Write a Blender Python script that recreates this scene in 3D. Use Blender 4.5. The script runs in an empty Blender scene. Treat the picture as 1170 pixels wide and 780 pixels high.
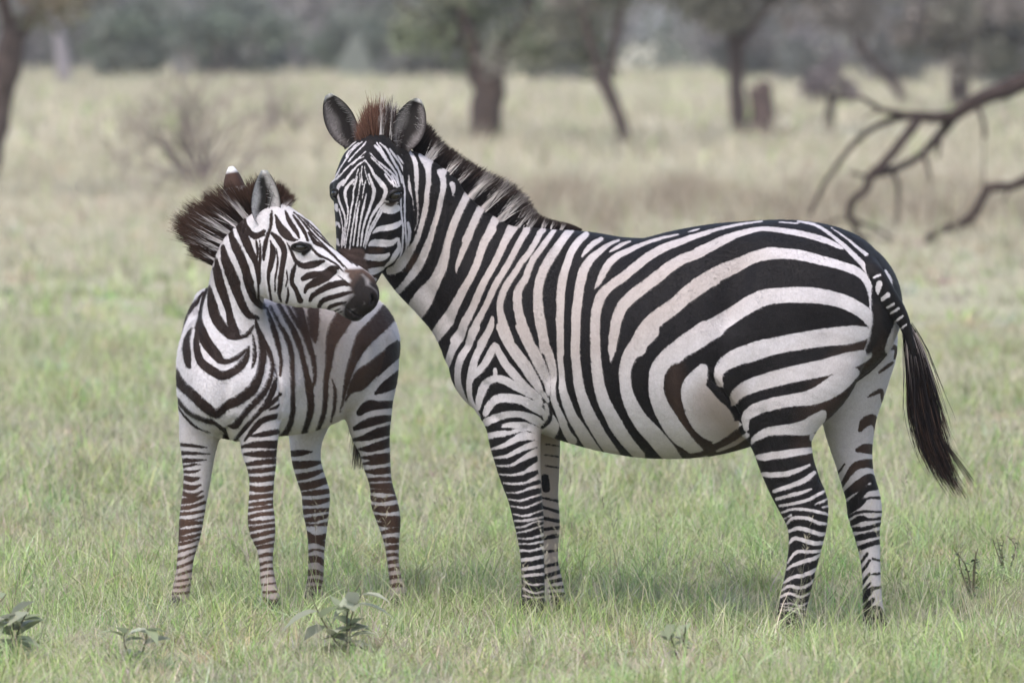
import bpy, bmesh, math, random
import numpy as np
from mathutils import Vector
from mathutils.bvhtree import BVHTree

SC = bpy.context.scene
COL = SC.collection
R = math.radians
rng = np.random.default_rng(7)
random.seed(7)

# ------------------------------------------------------------------ camera, world, sun, exposure
DIST = 22.0            # metres from the camera to the animals
HCAM = 1.975           # eye height
FPX = DIST / 0.003     # focal length in drawing units (1170 across the frame)
PITCH = math.atan(355 / FPX)
cam = bpy.data.cameras.new('camera')
cam_o = bpy.data.objects.new('camera', cam); COL.objects.link(cam_o)
cam_o.location = (0, -DIST, HCAM)
cam_o.rotation_euler = (R(90) - PITCH, 0, 0)
cam.sensor_width = 36
cam.lens = 36 * FPX / 1170
cam.clip_end = 6000
cam.clip_start = 0.5
cam.dof.use_dof = True
cam.dof.focus_distance = 21.95
cam.dof.aperture_fstop = cam.lens / 62.0
cam.dof.aperture_blades = 9
SC.camera = cam_o

SUN_EL, SUN_AZ = 58, 200          # azimuth measured clockwise from +Y
world = bpy.data.worlds.new('World'); SC.world = world; world.use_nodes = True
nt = world.node_tree
bg = nt.nodes['Background']
sky = nt.nodes.new('ShaderNodeTexSky'); sky.sky_type = 'NISHITA'; sky.sun_disc = False
sky.sun_elevation = R(SUN_EL); sky.sun_rotation = R(SUN_AZ)
sky.air_density = 1.0; sky.dust_density = 3.0; sky.ozone_density = 0.6
nt.links.new(sky.outputs[0], bg.inputs[0])
bg.inputs[1].default_value = 0.15
sun = bpy.data.lights.new('sun', 'SUN'); sun.energy = .85; sun.angle = R(25); sun.color = (1, .965, .92)
sun_o = bpy.data.objects.new('sun', sun); COL.objects.link(sun_o)
sd = Vector((math.sin(R(SUN_AZ)) * math.cos(R(SUN_EL)), math.cos(R(SUN_AZ)) * math.cos(R(SUN_EL)), math.sin(R(SUN_EL))))
sun_o.rotation_euler = sd.to_track_quat('Z', 'Y').to_euler(); sun_o.location = sd * 50
vs = SC.view_settings
vs.view_transform = 'Standard'; vs.look = 'None'; vs.gamma = 1; vs.use_curve_mapping = False
vs.exposure = 1.2
SC.cycles.max_bounces = 6; SC.cycles.transparent_max_bounces = 8
SC.cycles.volume_bounces = 0
SC.cycles.use_denoising = True
FUR_N = 1.0
HAZE = .0003

# ------------------------------------------------------------------ helpers
CAM = np.array([0, -DIST, HCAM]); _c, _s = math.cos(PITCH), math.sin(PITCH)
FW = np.array([0, _c, -_s]); UP = np.array([0, _s, _c])
def ray(px, py):
    d = FW + np.array([(px - 585) / FPX, 0, 0]) - (py - 390) / FPX * UP
    return d
def P(px, py, y):
    "point of a side-view measurement (px, py) lying y metres behind the animals' plane"
    d = ray(px, py)
    return CAM + d * ((y + DIST) / d[1])
def to2(v):
    "side-view measurement of points v (n,3)"
    q = v - CAM
    z = q @ FW
    return np.stack([585 + q[:, 0] / z * FPX, 390 - (q @ UP) / z * FPX], 1)
def ground_at(px, py, z=0.0):
    d = ray(px, py); t = (z - HCAM) / d[2]
    return CAM + d * t

def tag(o, label=None, cat=None, group=None, kind=None):
    if label: o['label'] = label
    if cat: o['category'] = cat
    if group: o['group'] = group
    if kind: o['kind'] = kind
    return o
def empty(name, loc, **k):
    o = bpy.data.objects.new(name, None); COL.objects.link(o); o.location = loc
    o.empty_display_size = .2
    return tag(o, **k)
def mesh_obj(name, V, F, mat, parent=None, smooth=True, cols=None, attrs=None, mats=None, fm=None):
    "F: int array (n,k) or list of faces; vertices in world space, made relative to the parent's location"
    V = np.asarray(V, dtype=np.float64)
    if parent is not None:
        loc = np.array(parent.location)
        p = parent.parent
        while p is not None:
            loc = loc + np.array(p.location); p = p.parent
        V = V - loc
    me = bpy.data.meshes.new(name)
    F = np.asarray(F) if not isinstance(F, list) else F
    if isinstance(F, np.ndarray):
        n, k = F.shape
        me.vertices.add(len(V)); me.vertices.foreach_set('co', V.astype(np.float32).ravel())
        me.loops.add(n * k); me.loops.foreach_set('vertex_index', F.astype(np.int32).ravel())
        me.polygons.add(n); me.polygons.foreach_set('loop_start', np.arange(0, n * k, k, dtype=np.int32))
        me.update(calc_edges=True)
    else:
        me.from_pydata(V.tolist(), [], F)
    if smooth:
        me.polygons.foreach_set('use_smooth', np.ones(len(me.polygons), dtype=bool))
    for m in (mats or [mat]): me.materials.append(m)
    if fm is not None: me.polygons.foreach_set('material_index', np.asarray(fm, dtype=np.int32))
    if cols is not None:
        a = me.color_attributes.new('Col', 'FLOAT_COLOR', 'POINT')
        c = np.ones((len(V), 4), dtype=np.float32); c[:, :3] = cols
        a.data.foreach_set('color', c.ravel())
    for nm, val in (attrs or {}).items():
        a = me.attributes.new(nm, 'FLOAT', 'POINT'); a.data.foreach_set('value', np.asarray(val, dtype=np.float32))
    me.update()
    o = bpy.data.objects.new(name, me); COL.objects.link(o)
    if parent is not None: o.parent = parent
    return o

def catmull(A, step):
    "smooth an (n,k) polyline"
    A = np.asarray(A, float)
    if len(A) < 3:
        n = max(2, int(np.linalg.norm(A[-1, :2] - A[0, :2]) / step) + 1)
        t = np.linspace(0, 1, n)[:, None]
        return A[0] * (1 - t) + A[-1] * t
    Q = np.vstack([2 * A[0] - A[1], A, 2 * A[-1] - A[-2]])
    out = []
    for i in range(1, len(Q) - 2):
        p0, p1, p2, p3 = Q[i - 1:i + 3]
        n = max(1, int(np.ceil(np.linalg.norm((p2 - p1)[:min(3, A.shape[1])]) / step)))
        t = (np.arange(n) / n)[:, None]
        out.append(.5 * (2 * p1 + (p2 - p0) * t + (2 * p0 - 5 * p1 + 4 * p2 - p3) * t ** 2 + (3 * p1 - p0 - 3 * p2 + p3) * t ** 3))
    out.append(A[-1:])
    return np.vstack(out)

# ------------------------------------------------------------------ materials
def new_mat(name):
    m = bpy.data.materials.new(name); m.use_nodes = True
    n = m.node_tree; b = n.nodes['Principled BSDF']
    return m, n, b
def N(nt_, t, **kw):
    n = nt_.nodes.new(t)
    for k, v in kw.items(): setattr(n, k, v)
    return n
def mixc(nt_, fac, a, b):
    m = N(nt_, 'ShaderNodeMix', data_type='RGBA')
    for sock, val in ((m.inputs[0], fac), (m.inputs[6], a), (m.inputs[7], b)):
        if hasattr(val, 'is_output'): nt_.links.new(val, sock)
        elif isinstance(val, (int, float)): sock.default_value = val
        else: sock.default_value = (*val, 1)
    return m.outputs[2]
def mapr(nt_, v, a, b, c=0., d=1.):
    m = N(nt_, 'ShaderNodeMapRange'); nt_.links.new(v, m.inputs[0])
    for i, x in enumerate((a, b, c, d)): m.inputs[i + 1].default_value = x
    return m.outputs[0]
def noise(nt_, scale, detail=4, rough=.55, vec=None, dist=0.):
    n = N(nt_, 'ShaderNodeTexNoise'); n.inputs['Scale'].default_value = scale
    n.inputs['Detail'].default_value = detail; n.inputs['Roughness'].default_value = rough
    n.inputs['Distortion'].default_value = dist
    if vec is None:
        tc = N(nt_, 'ShaderNodeTexCoord'); vec = tc.outputs['Object']
    nt_.links.new(vec, n.inputs['Vector'])
    return n.outputs['Fac']
def math_(nt_, op, a, b):
    m = N(nt_, 'ShaderNodeMath', operation=op)
    for s, v in zip(m.inputs, (a, b)):
        if hasattr(v, 'is_output'): nt_.links.new(v, s)
        else: s.default_value = v
    return m.outputs[0]
def attr(nt_, name, out='Fac'):
    a = N(nt_, 'ShaderNodeAttribute', attribute_name=name); return a.outputs[out]

def fur_mat(name, black, black2, white, dusty, brown, soil_shade, muz):
    m, n, b = new_mat(name); L = n.links.new
    st = attr(n, 'stripe')
    tcc = N(n, 'ShaderNodeTexCoord'); mpp = N(n, 'ShaderNodeMapping'); mpp.inputs['Scale'].default_value = (1, 1, .55); L(tcc.outputs['Object'], mpp.inputs[0])
    edge = noise(n, 330, 3, .7, mpp.outputs[0]); e2 = noise(n, 60, 3)
    s = math_(n, 'ADD', st, math_(n, 'MULTIPLY', math_(n, 'SUBTRACT', edge, .5), 3.2))
    s = math_(n, 'ADD', s, math_(n, 'MULTIPLY', math_(n, 'SUBTRACT', e2, .5), 1.6))
    f = mapr(n, s, -.42, .42)
    n1 = noise(n, 6, 5); n2 = noise(n, 95, 3, .65); n3 = noise(n, 22, 4)
    wh = mixc(n, attr(n, 'dusty'), white, dusty)
    wh = mixc(n, mapr(n, n1, .40, .72, 0, .35), wh, tuple(x * .72 for x in dusty))
    wh = mixc(n, mapr(n, n2, .35, .75, 0, .30), wh, tuple(x * .62 for x in dusty))
    wh = mixc(n, attr(n, 'soil_shade'), wh, soil_shade)
    n4 = noise(n, 300, 3, .75, mpp.outputs[0])
    wh = mixc(n, mapr(n, n4, .42, .75, 0, .30), wh, tuple(x * .45 for x in dusty))
    bl = mixc(n, mapr(n, n3, .35, .75), black, black2)
    bl = mixc(n, attr(n, 'warm'), bl, brown)
    bl = mixc(n, mapr(n, n2, .5, .8, 0, .5), bl, tuple(x * 1.9 for x in black2))
    bl = mixc(n, mapr(n, n4, .5, .8, 0, .35), bl, tuple(x * 2.6 for x in black2))  # gloss on the black hairs, painted in as paler specks
    c = mixc(n, f, wh, bl)
    c = mixc(n, attr(n, 'muzzle'), c, mixc(n, n2, tuple(x * .7 for x in muz), tuple(x * 1.5 for x in muz)))
    c = mixc(n, attr(n, 'dark'), c, (.0125, .0095, .009))
    c = mixc(n, attr(n, 'pit'), c, (.003, .0025, .0025))
    L(c, b.inputs['Base Color'])
    b.inputs['Roughness'].default_value = .62
    b.inputs['Specular IOR Level'].default_value = .14
    b.inputs['Sheen Weight'].default_value = .03
    b.inputs['Sheen Roughness'].default_value = .5
    bp = N(n, 'ShaderNodeBump'); bp.inputs['Strength'].default_value = .35; bp.inputs['Distance'].default_value = .004
    tc = N(n, 'ShaderNodeTexCoord'); mp = N(n, 'ShaderNodeMapping'); mp.inputs['Scale'].default_value = (1, 1, .35)
    L(tc.outputs['Object'], mp.inputs[0])
    hb = math_(n, 'ADD', noise(n, 420, 2, .6, mp.outputs[0]), math_(n, 'ADD', math_(n, 'MULTIPLY', n3, 2.2), math_(n, 'MULTIPLY', n1, 3.)))
    L(hb, bp.inputs['Height']); L(bp.outputs[0], b.inputs['Normal'])
    return m
def col_mat(name, rough=.6, spec=.3, trans=0., var=.0, scale=30):
    m, n, b = new_mat(name)
    c = attr(n, 'Col', 'Color')
    if var:
        c = mixc(n, mapr(n, noise(n, scale, 4), .3, .7, 0, var), c, (.02, .015, .012))
    n.links.new(c, b.inputs['Base Color'])
    b.inputs['Roughness'].default_value = rough; b.inputs['Specular IOR Level'].default_value = spec
    if trans:
        tr = N(n, 'ShaderNodeBsdfTranslucent'); n.links.new(c, tr.inputs[0])
        mx = N(n, 'ShaderNodeMixShader'); mx.inputs[0].default_value = trans
        n.links.new(b.outputs[0], mx.inputs[1]); n.links.new(tr.outputs[0], mx.inputs[2])
        n.links.new(mx.outputs[0], n.nodes['Material Output'].inputs[0])
    return m
def plain_mat(name, c, rough=.5, spec=.4, var=.3, scale=20, bump=.2):
    m, n, b = new_mat(name)
    f = noise(n, scale, 5)
    n.links.new(mixc(n, mapr(n, f, .3, .7), tuple(x * (1 - var) for x in c), tuple(x * (1 + var) for x in c)), b.inputs['Base Color'])
    b.inputs['Roughness'].default_value = rough; b.inputs['Specular IOR Level'].default_value = spec
    if bump:
        bp = N(n, 'ShaderNodeBump'); bp.inputs['Strength'].default_value = bump; bp.inputs['Distance'].default_value = .02
        n.links.new(f, bp.inputs['Height']); n.links.new(bp.outputs[0], b.inputs['Normal'])
    return m
M_ADULT = fur_mat('adult zebra coat', (.0036, .003, .0038), (.0075, .0062, .0068), (.57, .54, .565), (.41, .36, .34), (.044, .026, .019), (.27, .225, .20), (.062, .041, .036))
M_FOAL = fur_mat('foal zebra coat', (.0115, .0062, .0052), (.020, .0115, .009), (.58, .56, .585), (.41, .345, .31), (.062, .034, .023), (.25, .185, .15), (.068, .043, .034))
M_HAIR = col_mat('coarse hair', .6, .08)
M_EAR = col_mat('ear skin and fur', .7, .2, var=.35, scale=140)
M_EYE = plain_mat('dark wet eye', (.008, .005, .004), .06, .6, .1, 5, 0)
M_LID = plain_mat('dark eyelid skin', (.009, .007, .0065), .5, .2, .3, 150, .3)
M_HOOF = plain_mat('dark hoof horn', (.022, .018, .017), .6, .3, .4, 60, .4)
M_LEAF = col_mat('grass blades', .55, .25, trans=.30)
M_WEED = col_mat('weed leaves', .65, .12, trans=.35)
M_BARK = plain_mat('rough acacia bark', (.078, .06, .054), .9, .1, .45, 6, .8)
M_PALE = plain_mat('pale smooth bark', (.25, .225, .235), .85, .1, .3, 4, .5)
M_DEAD = plain_mat('weathered dead wood', (.042, .031, .028), .9, .1, .4, 9, .8)
M_CROWN = col_mat('acacia leaves', .6, .2, trans=.2)
VOX, GRASS_Q = .0045, 1.0
# ------------------------------------------------------------------ bodies as one smooth skin round a jointed skeleton
class Chain:
    "a tube of elliptical sections: nodes (px, py, y, half height in drawing units, half width in metres)"
    def __init__(s, part, nodes, lat, k=.03, hm=.003, sub=.03):
        s.part, s.k = part, k
        A = []
        for px, py, y, h, w in nodes:
            A.append([*P(px, py, y), h * hm, w])
        A = catmull(np.array(A), sub) if len(A) > 1 else np.array(A + [[A[0][0] + 1e-3, *A[0][1:]]])
        s.c, s.rh, s.rw = A[:, :3], np.maximum(A[:, 3], .004), np.maximum(A[:, 4], .004)
        s.lat = np.asarray(lat, float) / np.linalg.norm(lat)
        m = max(s.rh.max(), s.rw.max()) + .05
        s.lo, s.hi = s.c.min(0) - m, s.c.max(0) + m
    def seg(s, i, X):
        a, b = s.c[i], s.c[i + 1]
        ab = b - a; L2 = ab @ ab + 1e-12
        q = X - a
        t = np.clip((q @ ab) / L2, 0, 1)
        q = q - t[..., None] * ab
        T = ab / math.sqrt(L2)
        Lt = s.lat - (s.lat @ T) * T; Lt /= np.linalg.norm(Lt)
        U = np.cross(T, Lt)
        rh = s.rh[i] + t * (s.rh[i + 1] - s.rh[i]); rw = s.rw[i] + t * (s.rw[i + 1] - s.rw[i])
        rt = np.minimum(rh, rw)
        u, v, w = (q @ U) / rh, (q @ Lt) / rw, (q @ T) / rt
        k0 = np.sqrt(u * u + v * v + w * w)
        k1 = np.sqrt((u / rh) ** 2 + (v / rw) ** 2 + (w / rt) ** 2) + 1e-9
        return (k0 * (k0 - 1) / k1).astype(np.float32)
    def dist(s, X):
        d = np.full(X.shape[:-1], 1e3, np.float32)
        for i in range(len(s.c) - 1): d = np.minimum(d, s.seg(i, X))
        return d

def polygonise(chains, h):
    lo = np.min([c.lo for c in chains], 0); hi = np.max([c.hi for c in chains], 0)
    n = np.ceil((hi - lo) / h).astype(int) + 1
    ax = [lo[i] + h * np.arange(n[i]) for i in range(3)]
    vol = np.full(n, 1.0, np.float32)
    def block(l, u):
        a = np.maximum(((l - lo) / h).astype(int), 0); b = np.minimum(((u - lo) / h).astype(int) + 2, n)
        return tuple(slice(x, y) for x, y in zip(a, b))
    for c in chains:
        big = block(c.lo, c.hi)
        f = np.full([s.stop - s.start for s in big], 1.0, np.float32)
        off = [s.start for s in big]
        for i in range(len(c.c) - 1):
            m = max(c.rh[i:i + 2].max(), c.rw[i:i + 2].max()) + c.k + 2 * h
            b = block(np.minimum(c.c[i], c.c[i + 1]) - m, np.maximum(c.c[i], c.c[i + 1]) + m)
            b = tuple(slice(max(p.start, q.start), min(p.stop, q.stop)) for p, q in zip(b, big))
            X = np.stack(np.meshgrid(*[ax[j][b[j]] for j in range(3)], indexing='ij'), -1)
            lb = tuple(slice(p.start - o, p.stop - o) for p, o in zip(b, off))
            f[lb] = np.minimum(f[lb], c.seg(i, X))
        a = vol[big]
        hh = np.maximum(c.k - np.abs(a - f), 0) / c.k
        vol[big] = np.minimum(a, f) - hh * hh * c.k * .25
    ins = vol < 0
    # surface nets
    cs = [slice(0, -1), slice(1, None)]
    s = np.zeros(np.array(vol.shape) - 1, np.int8)
    for i in (0, 1):
        for j in (0, 1):
            for k in (0, 1): s += ins[cs[i], cs[j], cs[k]]
    act = (s > 0) & (s < 8)
    I = np.argwhere(act)
    idx = np.full(act.shape, -1, np.int32); idx[act] = np.arange(len(I))
    acc = np.zeros((len(I), 3)); cnt = np.zeros(len(I))
    cor = [(i, j, k) for i in (0, 1) for j in (0, 1) for k in (0, 1)]
    val = {c: vol[I[:, 0] + c[0], I[:, 1] + c[1], I[:, 2] + c[2]] for c in cor}
    for c in cor:
        for a in range(3):
            if c[a] == 0:
                e = list(c); e[a] = 1; e = tuple(e)
                va, vb = val[c], val[e]
                m = (va < 0) != (vb < 0)
                t = np.where(m, va / (va - vb + 1e-12), 0)
                p = np.tile(np.array(c, float), (len(I), 1)); p[:, a] = t
                acc[m] += p[m]; cnt[m] += 1
    V = lo + h * (I + acc / cnt[:, None])
    Q = []
    for a in range(3):
        b, c = (a + 1) % 3, (a + 2) % 3
        s0 = [slice(None)] * 3; s1 = [slice(None)] * 3
        s0[a] = slice(0, -1); s1[a] = slice(1, None)
        A, B = ins[tuple(s0)], ins[tuple(s1)]
        E = np.argwhere(A != B)
        E = E[(E[:, b] > 0) & (E[:, c] > 0) & (E[:, b] < act.shape[b]) & (E[:, c] < act.shape[c])]
        fl = A[E[:, 0], E[:, 1], E[:, 2]]
        def cell(db, dc):
            e = E.copy(); e[:, b] -= db; e[:, c] -= dc
            return idx[e[:, 0], e[:, 1], e[:, 2]]
        q = np.stack([cell(1, 1), cell(0, 1), cell(0, 0), cell(1, 0)], 1)
        q[~fl] = q[~fl][:, ::-1]
        Q.append(q)
    return V, np.vstack(Q)

def smooth(V, F, it, lam=.5, mu=-.52, w=None):
    E = np.vstack([F[:, [i, (i + 1) % F.shape[1]]] for i in range(F.shape[1])])
    deg = np.bincount(E[:, 0], minlength=len(V)) + np.bincount(E[:, 1], minlength=len(V))
    for k in range(it):
        for l in (lam, mu):
            S = np.zeros_like(V)
            for a in range(3):
                S[:, a] = np.bincount(E[:, 0], V[E[:, 1], a], len(V)) + np.bincount(E[:, 1], V[E[:, 0], a], len(V))
            d = S / deg[:, None] - V
            V = V + l * d * (1 if w is None else w[:, None])
    return V
def normals(V, F):
    n = np.cross(V[F[:, 2]] - V[F[:, 0]], V[F[:, 3 % F.shape[1]]] - V[F[:, 1]]) if F.shape[1] == 4 else np.cross(V[F[:, 1]] - V[F[:, 0]], V[F[:, 2]] - V[F[:, 0]])
    o = np.zeros_like(V)
    for j in range(F.shape[1]):
        for a in range(3): o[:, a] += np.bincount(F[:, j], n[:, a], len(V))
    return o / (np.linalg.norm(o, axis=1, keepdims=True) + 1e-12)

def parse(ox, oy, sc, txt, kind):
    out = []
    for st in txt.replace('\n', ' ').split(';'):
        st = st.split()
        if not st: continue
        a = np.array([[float(v) for v in p.split(',')] for p in st])
        a[:, 0] = ox + a[:, 0] / sc; a[:, 1] = oy + a[:, 1] / sc; a[:, 2] /= 2 * sc
        out.append((kind, catmull(a, 2.0)))
    return out
def stroke_dist(U, A):
    "signed distance of points U (n,2) to the outline of stroke A (m,3)"
    d = np.full(len(U), 99., np.float32)
    for i in range(len(A) - 1):
        a, b = A[i, :2], A[i + 1, :2]
        ab = b - a; q = U - a
        t = np.clip(q @ ab / (ab @ ab + 1e-9), 0, 1)
        d = np.minimum(d, np.linalg.norm(q - t[:, None] * ab, axis=1) - (A[i, 2] + t * (A[i + 1, 2] - A[i, 2])))
    return d
def paint(U, base, strokes, M=7.):
    f = np.full(len(U), M if base == 'b' else -M, np.float32)
    for kind, A in strokes:
        r = A[:, 2].max() + M
        m = np.where((U[:, 0] > A[:, 0].min() - r) & (U[:, 0] < A[:, 0].max() + r) & (U[:, 1] > A[:, 1].min() - r) & (U[:, 1] < A[:, 1].max() + r))[0]
        if not len(m): continue
        d = stroke_dist(U[m], A)
        f[m] = np.minimum(f[m], d) if kind == 'w' else np.maximum(f[m], -d)
    return f

def build_body(name, chains, h, mat, parent, sets, partset, extras, fine, grooves, smooth_it=4):
    """sets: name -> (base, strokes); partset: part -> set name; extras: attr -> [(parts or None, strokes, soft)];
    fine: parts whose mesh is subdivided for thin stripes; grooves: [(parts, stroke, depth)]"""
    V, F = polygonise(chains, h)
    V = smooth(V, F, smooth_it)
    names = list(dict.fromkeys(c.part for c in chains))
    def part_of(V):
        D = np.full((len(V), len(names)), 1e3, np.float32)
        for c in chains:
            j = names.index(c.part); D[:, j] = np.minimum(D[:, j], c.dist(V))
        return D.argmin(1)
    pid = part_of(V)
    # finer faces where the pattern is fine
    fin = np.isin(pid, [names.index(p) for p in fine])
    if fin.any():
        bm = bmesh.new()
        me = bpy.data.meshes.new('tmp'); me.from_pydata(V.tolist(), [], F.tolist()); bm.from_mesh(me); bpy.data.meshes.remove(me)
        bm.verts.ensure_lookup_table()
        ed = [e for e in bm.edges if fin[e.verts[0].index] and fin[e.verts[1].index]]
        bmesh.ops.subdivide_edges(bm, edges=ed, cuts=1, use_grid_fill=True)
        bmesh.ops.triangulate(bm, faces=[f for f in bm.faces if len(f.verts) > 3])
        bm.verts.index_update()
        V = np.array([v.co[:] for v in bm.verts]); F = np.array([[v.index for v in f.verts] for f in bm.faces]); bm.free()
        pid = part_of(V)
        w = np.isin(pid, [names.index(p) for p in fine]).astype(float)
        V = smooth(V, F, 2, w=w)
    U = to2(V)
    nn = normals(V, F)
    front = (nn @ -FW) > -.05
    for parts, A, dep in grooves:
        m = np.where(front & np.isin(pid, [names.index(p) for p in parts]))[0]
        d = stroke_dist(U[m], np.c_[A[:, :2], np.zeros(len(A))])
        wd = A[:, 2].mean()
        V[m] -= nn[m] * (dep * np.exp(-(d / wd) ** 2))[:, None]
    stripe = np.zeros(len(V), np.float32)
    for p, sname in partset.items():
        m = pid == names.index(p)
        stripe[m] = paint(U[m], *sets[sname])
    at = {'stripe': stripe}
    for an, items in extras.items():
        f = np.zeros(len(V), np.float32)
        for parts, strokes, soft in items:
            m = np.arange(len(V)) if parts is None else np.where(np.isin(pid, [names.index(p) for p in parts]))[0]
            d = paint(U[m], 'b', [('w', a) for _, a in strokes], 30.)
            f[m] = np.maximum(f[m], np.clip(.5 - d / soft, 0, 1))
        at[an] = f
    for an in ('dusty', 'warm', 'muzzle', 'dark', 'soil_shade', 'pit'):
        at.setdefault(an, np.zeros(len(V), np.float32))
    o = mesh_obj(name, V, F, mat, parent, attrs=at)
    bvh = BVHTree.FromPolygons(V.tolist(), F.tolist())
    global LAST
    LAST = (V, F, nn, pid, names, at)
    return o, bvh
def surf(bvh, px, py):
    d = ray(px, py); d = d / np.linalg.norm(d)
    hit = bvh.ray_cast(Vector(CAM), Vector(d))
    return (np.array(hit[0]), np.array(hit[1])) if hit[0] is not None else None

def fur(parent, mat, n, flow, length, bare):
    "short hairs lying along the coat; flow: part -> direction, length: part -> metres, bare: [(centre, radius)] left free"
    V, F, nn, pid, names, at = LAST
    T = F if F.shape[1] == 3 else np.vstack([F[:, :3], F[:, [0, 2, 3]]])
    a = V[T[:, 1]] - V[T[:, 0]]; b = V[T[:, 2]] - V[T[:, 0]]
    ar = np.linalg.norm(np.cross(a, b), axis=1)
    k = rng.choice(len(T), n, p=ar / ar.sum()); T = T[k]
    r1, r2 = rng.random(n), rng.random(n); m = r1 + r2 > 1; r1[m], r2[m] = 1 - r1[m], 1 - r2[m]
    bc = np.stack([1 - r1 - r2, r1, r2], 1)
    itp = lambda X: np.einsum('nk,nk...->n...', bc, X[T])
    p, nr = itp(V), itp(nn); nr /= np.linalg.norm(nr, axis=1, keepdims=True) + 1e-9
    ok = np.ones(n, bool)
    for c, r in bare: ok &= np.linalg.norm(p - c, axis=1) > r
    pi = pid[T[:, 0]]
    D = np.array([flow.get(q, flow['*']) for q in names], float)[pi]; Ln = np.array([length.get(q, length['*']) for q in names])[pi]
    ok &= Ln > 0
    d = D - (D * nr).sum(1, keepdims=True) * nr; d /= np.linalg.norm(d, axis=1, keepdims=True) + 1e-6
    d += rng.normal(0, .22, (n, 3)) + nr * rng.uniform(.05, .42, n)[:, None]; d /= np.linalg.norm(d, axis=1, keepdims=True)
    s = np.cross(d, nr); s /= np.linalg.norm(s, axis=1, keepdims=True) + 1e-9
    Ln = Ln * rng.uniform(.6, 1.25, n); w = .0008 + .0006 * rng.random(n)
    root = p - nr * .0008
    tri = np.stack([root - s * w[:, None], root + s * w[:, None], p + d * Ln[:, None]], 1)[ok]
    A = {q: np.repeat(itp(x)[ok], 3) for q, x in at.items()}
    nh = len(tri)
    o = mesh_obj('coat', tri.reshape(-1, 3), np.arange(nh * 3).reshape(nh, 3), mat, parent, attrs=A)
    o['kind'] = 'stuff'
    return o

def ribbons(name, strands, mat, parent):
    "strands: list of (pts (k,3), width0, cols (k,3), side vector)"
    k = strands[0][0].shape[0]; n = len(strands)
    Pn = np.array([s[0] for s in strands]); W = np.array([s[1] for s in strands]); C = np.array([s[2] for s in strands]); Sd = np.array([s[3] for s in strands])
    tp = np.linspace(1, .12, k) ** .8
    off = (W[:, None] * tp[None, :] * .5)[..., None] * Sd[:, None, :]
    V = np.stack([Pn - off, Pn + off], 2).reshape(-1, 3)
    Cc = np.repeat(C[:, :, None, :], 2, 2).reshape(-1, 3)
    b = (np.arange(n) * k * 2)[:, None]
    j = (np.arange(k - 1) * 2)[None, :]
    q = (b + j).reshape(-1)
    F = np.stack([q, q + 1, q + 3, q + 2], 1)
    return mesh_obj(name, V, F, mat, parent, cols=Cc)
def strand(root, d, L, bend, k=5):
    t = np.linspace(0, 1, k)[:, None]
    return root + d * L * t + bend * L * t ** 2

def tube(path, rad, n=8, cap=True):
    path = np.asarray(path, float); m = len(path)
    T = np.gradient(path, axis=0); T /= np.linalg.norm(T, axis=1, keepdims=True) + 1e-9
    ref = np.array([.13, .9, .2]); V = []
    for i in range(m):
        if abs(T[i] @ ref) > .95: ref = np.array([.9, .1, .3])
        u = np.cross(T[i], ref); u /= np.linalg.norm(u); v = np.cross(T[i], u)
        a = np.arange(n) * 2 * np.pi / n
        V.append(path[i] + rad[i] * (np.cos(a)[:, None] * u + np.sin(a)[:, None] * v))
    V = np.vstack(V)
    i, j = np.meshgrid(np.arange(m - 1), np.arange(n), indexing='ij')
    F = np.stack([i * n + j, i * n + (j + 1) % n, (i + 1) * n + (j + 1) % n, (i + 1) * n + j], -1).reshape(-1, 4)
    if cap:
        V = np.vstack([V, path[:1], path[-1:]])
        c0, c1 = m * n, m * n + 1; J = np.arange(n)
        F = np.vstack([F, np.stack([np.full(n, c0), (J + 1) % n, J, J], 1), np.stack([np.full(n, c1), (m - 1) * n + J, (m - 1) * n + (J + 1) % n, (m - 1) * n + (J + 1) % n], 1)])
    return V, F
def fix_tri(F): return [list(dict.fromkeys(f)) for f in np.asarray(F).tolist()]
def join(parts):
    V, F, o = [], [], 0
    for v, f in parts:
        V.append(v); F += [[i + o for i in dict.fromkeys(x)] for x in np.asarray(f).tolist()]; o += len(v)
    return np.vstack(V), F
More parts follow.
